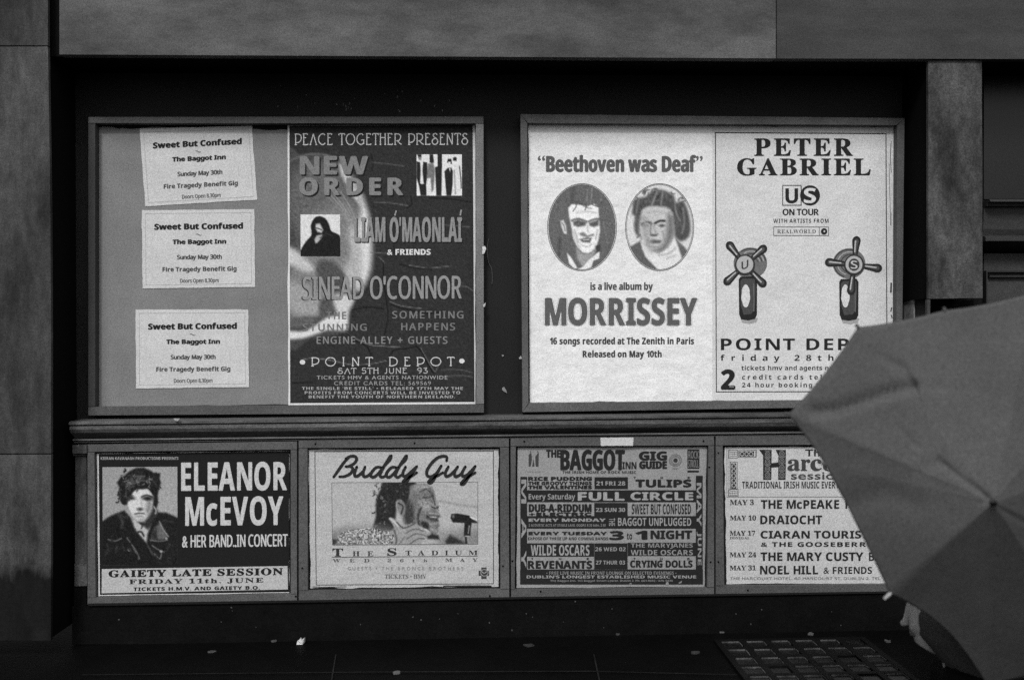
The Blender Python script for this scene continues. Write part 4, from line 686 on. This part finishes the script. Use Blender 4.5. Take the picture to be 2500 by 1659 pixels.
for x, ys in ((538, (180, 245, 310, 370)), (668, (175, 240, 300, 365))):
    for y in ys:
        xx, yy = Lz([(x, y)])[0]; v, f = join([ribbon(ell(xx, yy, 5.6, 6.2, 18), 1.5, True), ribbon(ell(xx, yy, 2.4, 2.6, 12), 1.3, True), ribbon([(xx-7, yy-8), (xx+7, yy-8.6)], 1.1), ribbon(cat_rom([(xx-8, yy+5), (xx-4, yy+8), (xx+4, yy+8), (xx+8, yy+5)], 4), 1.2)]); flat("initial_knot", v, f, DL+.0013, ink(125), q4)
Q4("headline_the", "The", 882, 1075, 136, 196, 'd', heavy=.6)
Q4("headline", "a", 722, 832, 226, 330, 'rb', 62, heavy=.8); Q4("headline", "r", 842, 925, 226, 328, 'rb', 62, heavy=.8); Q4("headline", "c", 932, 1030, 226, 330, 'rb', 62, heavy=1.2); Q4("headline", "ourt", 1045, 1420, 222, 330, 'rb', 62, heavy=.8)
Q4("headline_session", "session", 752, 1235, 342, 408, 'd', 66, heavy=.5)
Q4("text_line", "TRADITIONAL IRISH MUSIC EVER", 305, 1155, 427, 490, 'sb', 50); Q4("text_line", "Y MONDAY", 1160, 1420, 425, 488, 'sb', 50)
L4("rule", [(165, 567), (1840, 564), (1840, 569), (165, 571)], 92)
for x in (163, 176, 192): L4("border_line", [(x, 130), (x+3, 130), (x+4, 566), (x+1, 566)], 105, .0012)
for q in ([(182, 143), (266, 143), (266, 213), (182, 213)], [(184, 499), (270, 499), (270, 560), (184, 560)]):
    outline("knot_box", Lz(q), 1.2, DL+.0012, ink(84), q4); x0, y0 = Lz([q[0]])[0]; v, f = join([ribbon([(x0+3+6*k, y0+3), (x0+3+6*k, y0+14)], 1.0) for k in range(4)]+[ribbon([(x0+3, y0+4+5*k), (x0+20, y0+4+5*k)], .8) for k in range(3)]); flat("knot_lines", v, f, DL+.0013, ink(120), q4)
outline("knot_box", Lz([(274, 146), (436, 142), (434, 206), (274, 208)]), 1.2, DL+.0012, ink(84), q4); L4("knot_strip", [(280, 155), (415, 152), (413, 198), (282, 201)], 44); L4("knot_bar", [(428, 150), (434, 150), (434, 203), (428, 203)], 50, .0013)
outline("knot_box", Lz([(200, 250), (262, 250), (262, 494), (200, 494)]), 1.2, DL+.0012, ink(84), q4); L4("knot_strip", [(206, 262), (252, 262), (252, 490), (206, 490)], 52)
kn = []
t_ = np.linspace(0, 1, 40)
for ph in (0, math.pi):
    kn.append(ribbon(np.array(Lz([(285+122*t, 177+17*math.sin(3*math.pi*t+ph)) for t in t_])), 1.9)); kn.append(ribbon(np.array(Lz([(229+17*math.sin(5*math.pi*t+ph), 268+216*t) for t in t_])), 1.9))
v, f = join(kn); flat("knot_weave", v, f, DL+.0014, ink(165), q4)
for s, l, r, t, b, n, nl, nr, nt, nb in (("MAY 3", 195, 412, 592, 640, "THE McPEAKE", 478, 1190, 596, 675), ("MAY 10", 195, 432, 735, 780, "DRAIOCHT", 472, 1035, 736, 815), ("MAY 17", 193, 425, 875, 918, "CIARAN TOURIS", 475, 1390, 876, 945), ("MAY 24", 193, 435, 1070, 1115, "THE MARY CUSTY", 475, 1410, 1072, 1150), ("MAY 31", 193, 430, 1190, 1235, "NOEL HILL", 470, 997, 1194, 1272)):
    Q4("date", s, l, r, t, b, 'rb' if s == "MAY 3" else 'rb', 46, heavy=.15); Q4("listing", n, nl, nr, nt, nb, 'sb', heavy=.3)
Q4("listing", "& FRIENDS", 1048, 1490, 1204, 1268, 'sb'); Q4("listing", "& THE GOOSEBERR", 478, 1435, 979, 1021, 'sb', heavy=.2, track=.06); Q4("listing_note", "DONEGAL", 193, 375, 930, 952, 'rb', 66)
Q4("listing", "F", 1248, 1290, 597, 675, 'sb'); Q4("listing", "B", 1462, 1510, 1072, 1150, 'sb')
Q4("small_print", "THE HARCOURT HOTEL, 60 HARCOURT ST. DUBLIN 2. TEL", 195, 1570, 1298, 1326, 's', 92)

# ---- white label on the third frame
lb = mesh("label", *slab(ragged([(1466, 1068), (1546.5, 1067.5), (1546, 1087), (1467, 1087.6)], (.3, .5, .3, .5), 12), .0624, .0636), mat("label_paper", 186, grain=.12, mott=.05, mscale=30, bump=.4, bscale=30))
tag(lb, "small blank white paper label stuck to the frame above the gig guide", "label")

# ================================================================== scraps of paper
scrap_m = mat("scrap_paper", 150, grain=.2)
def scrap(label, pts, d, tone=None):
    m = mat("scrap_%d" % tone, tone, grain=.2) if tone else scrap_m
    o = mesh("paper_scrap", *slab(pts, d, d+.0025), m); tag(o, label, "paper scrap", "paper scraps"); return o
scrap("torn white scrap caught on the right edge of the frame round the notices", [(1177, 602), (1184, 600), (1187, 607), (1182, 619), (1177, 621), (1178, 610)], .0305, 190)
scrap("small torn scrap on the same frame edge, lower than the larger white one", [(1179, 744), (1186, 738), (1184, 748), (1180, 750)], .0305, 170)
scrap("folded white scrap near the foot of the dark strip between the two large frames", [(1226, 946), (1231, 944), (1236, 952), (1238, 959), (1230, 955), (1226, 951)], .0006, 120)
scrap("speck of white paper halfway down the dark strip between the large frames", [(1225, 866), (1229, 865), (1230, 869), (1226, 870)], .0006, 130)
scrap("triangular scrap on the left edge of the mitred frame", [(1267, 873), (1272, 868), (1274, 875), (1268, 876)], .0305, 160)
scrap("white triangular scrap lying on the ledge below the notices", [(423, 1021), (439, 1021), (434, 1027), (428, 1027)], .093, 150)
st = mesh("string", *(lambda p: slab([tuple(q) for q in np.vstack([ribbon(p, 1.6)[0][:len(p)], ribbon(p, 1.6)[0][len(p):][::-1]])], .0005, .003))(cat_rom([(1193, 583), (1190, 600), (1190, 622), (1194, 643), (1200, 655), (1202, 678), (1201, 694)], 4)), mat("string_fibre", 66, grain=.3))
tag(st, "frayed grey string hanging on the dark board beside the left frame", "string")
# litter on the pavement
def litter(label, px, py, w, h, tone, ang=0.0, tall=.004):
    c = G(px, py); k = np.linalg.norm(c-CPOS)/F_PX; w, h = w*k, h*k
    n = 7; pts = [(w*math.cos(a)*rng.uniform(.55, 1.1), h*math.sin(a)*rng.uniform(.55, 1.1)) for a in np.linspace(0, 2*math.pi, n, endpoint=False)]
    ca, sa = math.cos(ang), math.sin(ang); V = []
    for zz in (0, 1):
        for i, (x, y) in enumerate(pts): V.append((c[0]+(x*ca-y*sa), c[1]+(x*sa+y*ca), .001+zz*(tall*rng.uniform(.5, 1.3))))
    Fc = [tuple(range(n))[::-1], tuple(range(n, 2*n))]+[(i, (i+1) % n, n+(i+1) % n, n+i) for i in range(n)]
    o = mesh("litter_scrap", V, Fc, mat("litter_%d" % tone, tone*.72, grain=.2)); tag(o, label, "litter", "litter on the pavement"); return o
c = P(733, 1560, .09)
V = []
for zz, pr_ in ((0, [(-9, 0), (9, -1), (9, 0), (-8, 1)]),): pass
k = np.linalg.norm(c-CPOS)/F_PX
prof = [(-8, 0), (-7, 6), (-3, 7), (0, 13), (2, 8), (6, 11), (9, 13), (9, 2), (6, 0)]
V = [(c[0]+x*k, c[1]+(.004 if i % 2 else -.004), .001+y*k) for i, (x, y) in enumerate(prof)]+[(c[0]+x*k, c[1]+.012, .001+y*k*.9) for x, y in prof]; n = len(prof)
o = mesh("litter_scrap", V, [tuple(range(n)), tuple(range(n, 2*n))[::-1]]+[(i, n+i, n+(i+1) % n, (i+1) % n) for i in range(n)], mat("litter_white", 185, grain=.2)); tag(o, "crumpled white paper scrap standing on the pavement, the largest and brightest one", "litter", "litter on the pavement")
for a in (("pale scrap just left of the largest crumpled paper on the pavement", 668, 1566, 6, 6, 110, .2), ("thin pale scrap on the pavement well left of the crumpled paper", 517, 1592, 9, 5, 90, .3), ("pale scrap on the pavement joint nearest the photographer", 968, 1644, 11, 6, 120, .5),
          ("short pale scrap on the pavement below the gig guide", 1507, 1549, 7, 6, 90, .2), ("scrap lying at the tip of the long matchstick, to its right", 1762, 1544, 9, 6, 110, .1), ("small pale scrap on the pavement behind the paving light", 1979, 1549, 9, 7, 110, .6),
          ("dull scrap on the pavement at the left edge of the paving light", 1698, 1595, 12, 6, 70, .1), ("pale scrap on the paving light, nearest the camera", 2058, 1628, 9, 8, 95, .1), ("pale scrap on the pavement right of the paving light", 2167, 1567, 8, 7, 100, .2), ("grey scrap below the gig guide, at the foot of the plinth", 1290, 1577, 13, 8, 62, 0)): litter(*a)
A, B = G(1716, 1545), G(1748, 1541); e = (B-A)/np.linalg.norm(B-A)
V, Fc = box(-.5*np.linalg.norm(B-A), .5*np.linalg.norm(B-A), -.0015, .0015, .001, .004); V = [((A+B)/2+e*x+np.array([-e[1], e[0], 0])*y+np.array([0, 0, z])) for x, y, z in V]
tag(mesh("matchstick", V, Fc, mat("match_wood", 190, grain=.15)), "long pale matchstick lying on the pavement behind the paving light", "matchstick")
# pale flecks on the plinth (paint chips)
fl = []
for x, y in ((565, 1482), (567, 1490), (540, 1517), (625, 1530), (1008, 1505), (1028, 1512), (1073, 1510), (1118, 1497), (1285, 1497), (1404, 1467), (1375, 1517), (1300, 1505), (1494, 1485), (1474, 1531), (1833, 1522), (1797, 1497), (2053, 1525), (290, 1511), (880, 1523), (1195, 1519), (1250, 1537), (2030, 1492), (1860, 1487), (1193, 1563)):
    s = rng.uniform(1.2, 2.6); pts = [(x+s*math.cos(a)*rng.uniform(.5, 1.2), y+s*math.sin(a)*rng.uniform(.5, 1.3)) for a in np.linspace(0, 6.28, 7)[:-1]]
    fl.append((PA(pts, .0672 if y > 1530 else .0608), [tuple(range(6))]))
v, f = join(fl); mesh("paint_chip", v, f, mat("chip_pale", 66, grain=.3), shop)

# ================================================================== paving light: iron frame with square glass lenses
o0 = G(1760, 1571); tx, ty = .0625, .0565; NXT, NYT = 6, 6
iron_m = mat("cast_iron", 9, rough=.6, spec=.15, grain=.25, mott=.3, mscale=25); rim_m = mat("rim_glint", 74, rough=.6, grain=.3, mott=.5, mscale=30); glass_m = mat("dirty_glass", 20, rough=.35, spec=.3, grain=.3, mott=.5, mscale=35)
pg = thing("paving_light", "cast iron paving light with rows of square glass lenses set in the pavement", "paving light", (o0[0]+NXT*tx/2, o0[1]-NYT*ty/2, 0))
fr = []
gx, gy = .015, .014
xs = [o0[0]-gx*2]+[o0[0]+i*tx-gx for i in range(NXT+1)]; 
for i in range(NXT+1): fr.append(box(o0[0]+i*tx-gx, o0[0]+i*tx, o0[1]-NYT*ty, o0[1]+gy, .001, .0075))
for j in range(NYT+1):
    for i in range(NXT): fr.append(box(o0[0]+i*tx, o0[0]+(i+1)*tx-gx, o0[1]-j*ty, o0[1]-j*ty+gy, .001, .0073))
v, f = join(fr); mesh("iron_grid", v, f, iron_m, pg)
for j in range(NYT):
    for i in range(NXT):
        x0, x1 = o0[0]+i*tx+.001, o0[0]+(i+1)*tx-gx-.001; y1, y0 = o0[1]-j*ty-.001, o0[1]-(j+1)*ty+gy+.001
        gl = mesh("glass_lens", *box(x0, x1, y0, y1, .001, .0035), glass_m, pg)
        if rng.random() > .12:  # pale strips stand for light glinting on the far and right lens edges
            w = .0026; u0, u1 = x0+rng.uniform(0, .004), x1-rng.uniform(0, .003)
            v, f = join([box(u0, u1, y1-w, y1, 0.0037, .0066), box(x1-.0016, x1, y0+rng.uniform(.003, .02), y1-w-.0003, .0037, .0062)]); mesh("rim_glint", v, f, rim_m, pg).parent = gl

# ================================================================== umbrellas
umb_m = mat("umbrella_cloth", 70, rough=.7, spec=.2, grain=.16, mott=.13, mscale=4, bump=.5, bscale=14)
metal_m = mat("pale_metal", 170, rough=.35, spec=.5, grain=.1); dark_m = mat("black_ferrule", 22, rough=.4, spec=.4)
def tube(pts, r, n=8):
    pts = [np.array(p, float) for p in pts]; V, Fc = [], []
    rr = np.broadcast_to(np.asarray(r, float), (len(pts),))
    for i, p in enumerate(pts):
        t = (pts[min(i+1, len(pts)-1)]-pts[max(i-1, 0)]); t = t/np.linalg.norm(t); a = np.cross(t, [.3, .2, .93]); a /= np.linalg.norm(a); b = np.cross(t, a)
        for k in range(n): V.append(p+rr[i]*(a*math.cos(2*math.pi*k/n)+b*math.sin(2*math.pi*k/n)))
    for i in range(len(pts)-1):
        for k in range(n): Fc.append((i*n+k, i*n+(k+1) % n, (i+1)*n+(k+1) % n, (i+1)*n+k))
    Fc += [tuple(range(n))[::-1], tuple(range((len(pts)-1)*n, len(pts)*n))]
    return np.array(V), Fc
def umbrella(label, apex, rim, hand, dome, hem_in, slack, creases=(), tips=None):
    """apex, rim corners and the hand on the shaft are points in space; the cloth panels are stretched between the ribs"""
    n = len(rim); sh = hand-apex; shaft_len = np.linalg.norm(sh); ax = sh/shaft_len
    r = thing("umbrella", label, "umbrella", tuple(hand))
    NU, NV_ = 44, 22; V = [apex]; Fc = []; idx = {}
    def rib(i, t): p = apex+(rim[i]-apex)*t; return p-ax*dome*math.sin(math.pi*t)*(1-.25*t)
    for i in range(n):
        for u in range(1, NU+1):
            t = u/NU
            for v in range(NV_):
                s = v/NV_; hem = 4*s*(1-s)
                p = rib(i, t)*(1-s)+rib((i+1) % n, t)*s
                p = p+ax*slack*hem*math.sin(math.pi*t*.8)
                p = p+(apex-p)*hem_in[i]*hem*t**4
                idx[i, u, v] = len(V); V.append(p)
    V = np.array(V)
    wv = np.zeros(len(V)); g = np.random.default_rng(int(abs(apex[0])*1e4) % 97)
    for k in range(14):                                          # soft buckles in the cloth
        f_ = g.normal(0, 1, 3); f_ = f_/np.linalg.norm(f_)*g.uniform(14, 55); wv += np.sin(V@f_+g.uniform(0, 6))*.011/np.linalg.norm(f_)*1.6
    V[1:] += np.outer(wv[1:], ax)
    for (q, w, h) in creases:                                    # folds in the cloth
        q = np.array(q); dm = np.full(len(V), 9.0); tt = np.zeros(len(V))
        for k in range(len(q)-1):
            e = q[k+1]-q[k]; kk = np.clip(((V-q[k])@e)/(e@e), 0, 1); dd = np.linalg.norm((V-q[k]-kk[:, None]*e)*np.array([1, .25, 1]), axis=1)
            dm = np.minimum(dm, dd)
        V = V+np.outer(h*np.exp(-(dm/w)**2), ax)
    for i in range(n):
        for u in range(1, NU+1):
            for v in range(NV_):
                nxt = (i, u, v+1) if v+1 < NV_ else ((i+1) % n, u, 0)
                if u == 1: Fc.append((0, idx[nxt], idx[i, 1, v]))
                else: Fc.append((idx[i, u-1, v], idx[nxt[0], u-1, nxt[2]], idx[nxt], idx[i, u, v]))
    co = mesh("canopy", V, Fc, umb_m, r, smooth=True)
    so_ = co.modifiers.new("cloth thickness", 'SOLIDIFY'); so_.thickness = .0012; so_.offset = -1
    mesh("ferrule", *tube([apex+ax*.004, apex-ax*.004, apex-ax*.007, apex-ax*.014], [.0055, .005, .003, .0022], 10), dark_m, r)
    mesh("shaft", *tube([apex+ax*.004, hand+ax*.05], .0042), metal_m, r)
    e1 = np.cross(ax, [0, 0, 1.0]); e1 /= np.linalg.norm(e1); b = hand-ax*.03
    hk = [b+ax*(.10*k/4) for k in range(5)]+[b+ax*(.10+.026*math.sin(a))+e1*.026*(1-math.cos(a)) for a in np.linspace(.4, math.pi, 7)]
    mesh("handle", *tube(hk, .0085), dark_m, r)
    for i in range(n):
        nr = np.cross(rim[(i+1) % n]-apex, rim[i-1]-apex); nr /= np.linalg.norm(nr); nr = nr*(1 if nr@ax > 0 else -1)
        pr_ = [rib(i, t)+nr*(.012-.009*t**4) for t in np.linspace(.05, 1, 9)]; rb = mesh("rib", *tube(pr_, .0016, 6), metal_m, r)
        mesh("stretcher", *tube([apex+ax*.5*shaft_len, rib(i, .55)+nr*.014], .0013, 6), metal_m, r)
        o_ = (rim[i]-rib(i, .9)); o_ /= np.linalg.norm(o_)
        mesh("tip", *tube([rim[i]-o_*.003, rim[i]+o_*.003, rim[i]+o_*(.012 if i in (tips or {}) else .005)], [.0022, .0028, .0022], 6), (tips or {}).get(i, umb_m), r)
    return r, ax
XC = float(P(2345, 1520, .62)[0])
HAND_A = np.array([XC+.0, -.47, -.30]); HAND_B = np.array([XC+.13, -.60, .35])
RIM = [P(2172, 1449, .925), P(2012, 1132, .930), P(1923, 1011, .925), P(2094, 797, .925), P(2306, 757, .930), P(2530, 712, .935), P(2770, 800, .92), P(2860, 1080, .89), P(2820, 1400, .83), P(2690, 1640, .77), P(2412, 1676, .745)]
cr = [([P(1985, 1004, .93), P(2030, 1000, .93), P(2085, 986, .94), P(2160, 960, .95), P(2229, 940, .95)], .0065, .012), ([P(2140, 862, .94), P(2180, 882, .95), P(2212, 900, .95), P(2231, 936, .95)], .0045, .0055), ([P(2234, 945, .95), P(2241, 1000, .95), P(2236, 1030, .95), P(2228, 1085, .95)], .0045, .0055), ([P(2240, 942, .95), P(2330, 950, .94), P(2450, 962, .94)], .0035, .0028), ([P(2225, 1085, .95), P(2196, 1045, .95)], .004, .003), ([P(2228, 1080, .95), P(2222, 1110, .95)], .004, .003),
      ([P(2290, 1125, .96), P(2330, 1160, .96), P(2385, 1195, .975), P(2420, 1222, .985)], .0055, .006), ([P(2345, 1205, .96), P(2400, 1225, .98)], .0045, .003), ([P(2290, 1125, .96), P(2235, 1150, .96)], .006, .002), ([P(2440, 1240, .98), P(2500, 1275, .95)], .005, .003), ([P(2050, 1240, .93), P(2160, 1200, .95), P(2230, 1230, .96)], .02, .004), ([P(2345, 1078, .95), P(2420, 1062, .95), P(2500, 1040, .95)], .006, .002)]
umbrella("open creased grey umbrella filling the lower right corner, lower panel in shade", P(2426, 1226, .985), RIM, HAND_B, .004, [.012, .012, .012, .012, .012, .02, .02, .03, .03, .03, .10], .001, cr, {0: metal_m})

# ================================================================== the person walking below the terrace, face turned away under the umbrella
skin_m = mat("skin", 186, rough=.6, spec=.25, grain=.12, bump=.1, bscale=120); coat_m = mat("dark_coat_cloth", 18, rough=.9, spec=.1, grain=.25, mott=.1, mscale=20, bump=.5, bscale=160); scarf_m = mat("grey_hood_cloth", 80, rough=.9, spec=.08, grain=.2, mott=.08, mscale=25, bump=.5, bscale=60)
def skin(name, pts, edges, rad, m, parent, root=0, sub=2):
    me = bpy.data.meshes.new(name); me.from_pydata([tuple(p) for p in pts], edges, []); me.update()
    o = bpy.data.objects.new(name, me); COL.objects.link(o)
    md = o.modifiers.new("s", 'SKIN'); md.branch_smoothing = .4
    for i, q in enumerate(me.skin_vertices[0].data): q.radius = (rad[i], rad[i]); q.use_root = (i == root)
    o.modifiers.new("u", 'SUBSURF').levels = sub
    dg = bpy.context.evaluated_depsgraph_get(); dg.update(); ev = bpy.data.meshes.new_from_object(o.evaluated_get(dg))
    V = np.array([v.co[:] for v in ev.vertices]); Fc = [tuple(p.vertices) for p in ev.polygons]
    bpy.data.objects.remove(o); bpy.data.meshes.remove(me); bpy.data.meshes.remove(ev)
    return mesh(name, V, Fc, m, parent, smooth=True)
YP = -.62
per = thing("person", "person in a dark coat and grey hood under the umbrella, pale face turned away", "person", (XC+.06, YP, STREET))
def H(px, py, dy=0.0): q = P(px, py, .62); return q+np.array([0, dy, 0])
jaw, mid, cran, nek = H(2258, 1552, -.012), H(2250, 1503, .006), H(2318, 1450, .01), H(2348, 1592, .03)
sho = np.array([XC+.05, YP, .085]); che = np.array([XC+.06, YP, -.06]); wai = np.array([XC+.07, YP, -.20]); pel = np.array([XC+.07, YP, -.32])
pts = [pel, wai, che, sho, nek, jaw, mid, cran]; rad = [.085, .075, .085, .06, .022, .034, .032, .074]
ed = [(0, 1), (1, 2), (2, 3), (3, 4), (4, 5), (5, 6), (6, 7)]
def add(a, chain, rr):
    b = len(pts); prev = a
    for p, q in zip(chain, rr): pts.append(np.array(p, float)); rad.append(q); ed.append((prev, len(pts)-1)); prev = len(pts)-1
    return prev
add(6, [H(2226, 1524, .02), H(2213, 1533, .025)], [.009, .0045])                        # nose
add(5, [H(2250, 1574, -.012)], [.019])                                                   # chin
def arm(sy, hand, elb):
    s0 = sho+np.array([0, sy*.115, -.005]); w = hand-(hand-elb)/np.linalg.norm(hand-elb)*.055
    k = add(3, [s0, elb, w], [.042, .03, .019]); h = add(k, [w+(hand-w)*.55], [.024])
    d = (hand-w)/np.linalg.norm(hand-w); sd = np.cross(d, [0, 0, 1.0]); sd /= np.linalg.norm(sd); up = np.cross(sd, d)
    for j, (o, L_) in enumerate(((-.018, .9), (-.006, 1.0), (.006, .97), (.018, .8))):   # four fingers closed round the handle
        c0 = w+(hand-w)*.8+up*o; add(h, [c0+sd*.010, c0+d*.026*L_+sd*.013, c0+d*.034*L_-sd*.004, c0+d*.018*L_-sd*.014], [.0075, .0068, .006, .005])
    add(h, [w+(hand-w)*.6-sd*.018+up*.014, w+(hand-w)*.9-sd*.022+up*.024, hand+d*.010-sd*.010+up*.028], [.008, .007, .006])
    return s0, w
sA, wA = arm(1, HAND_A, np.array([XC+.07, YP+.15, -.11])); sB, wB = arm(-1, HAND_B, np.array([XC+.19, YP-.13, .13]))
feet = []
for sy, fx in ((1, -.12), (-1, .14)):
    hip = pel+np.array([0, sy*.06, -.02]); kn = np.array([pel[0]+fx*.45-.02, YP+sy*.065, STREET+.30]); an = np.array([pel[0]+fx, YP+sy*.06, STREET+.065]); to = an+np.array([-.10, 0, -.035])
    add(0, [hip, kn, an, to], [.066, .046, .03, .024]); feet.append((hip, kn, an, to))
skin("body", pts, ed, rad, skin_m, per)
cp = [pel+np.array([0, 0, -.12]), wai, che, sho, nek+np.array([.01, -.03, -.03]), sho+np.array([0, .115, -.005]), np.array([XC+.07, YP+.15, -.11]), wA, sho+np.array([0, -.115, -.005]), np.array([XC+.19, YP-.13, .13]), wB]
skin("coat", cp, [(0, 1), (1, 2), (2, 3), (3, 4), (3, 5), (5, 6), (6, 7), (3, 8), (8, 9), (9, 10)], [.14, .10, .105, .08, .052, .056, .042, .03, .056, .042, .03], coat_m, per)
for hip, kn, an, to in feet:
    skin("trouser_leg", [hip+np.array([0, 0, -.03]), kn, an+np.array([0, 0, .03])], [(0, 1), (1, 2)], [.078, .058, .045], coat_m, per)
    skin("shoe", [an+np.array([.03, 0, -.03]), an+np.array([-.03, 0, -.034]), to+np.array([-.02, 0, .004])], [(0, 1), (1, 2)], [.034, .034, .028], dark_m, per)
hp = [H(2312, 1440, -.02), H(2308, 1488, -.035), H(2294, 1530, -.035), H(2332, 1586, -.035), H(2420, 1634, -.03), H(2500, 1690, -.01), H(2420, 1540, -.01)]
skin("collar", [H(2262, 1640, -.035), H(2318, 1652, -.06), H(2420, 1720, -.04)], [(0, 1), (1, 2)], [.046, .058, .07], coat_m, per)
skin("hood", hp, [(0, 1), (1, 2), (2, 3), (3, 4), (4, 5), (1, 6), (6, 4)], [.090, .070, .064, .066, .064, .085, .085], scarf_m, per)
for sy in (-1, 1):
    c0 = mid+np.array([-.006+.004*sy, .020+sy*.012, .004]); mesh("eye", *tube([c0+np.array([.004, 0, 0]), c0, c0-np.array([.003, 0, 0])], [.005, .006, .003], 8), dark_m, per, smooth=True)
mesh("mouth", *tube([jaw+np.array([-.022, .004, .004]), jaw+np.array([-.026, .014, .004]), jaw+np.array([-.022, .026, .004])], [.002, .0035, .002], 6), mat("lips", 110), per)

bpy.data.objects.remove(_fo)
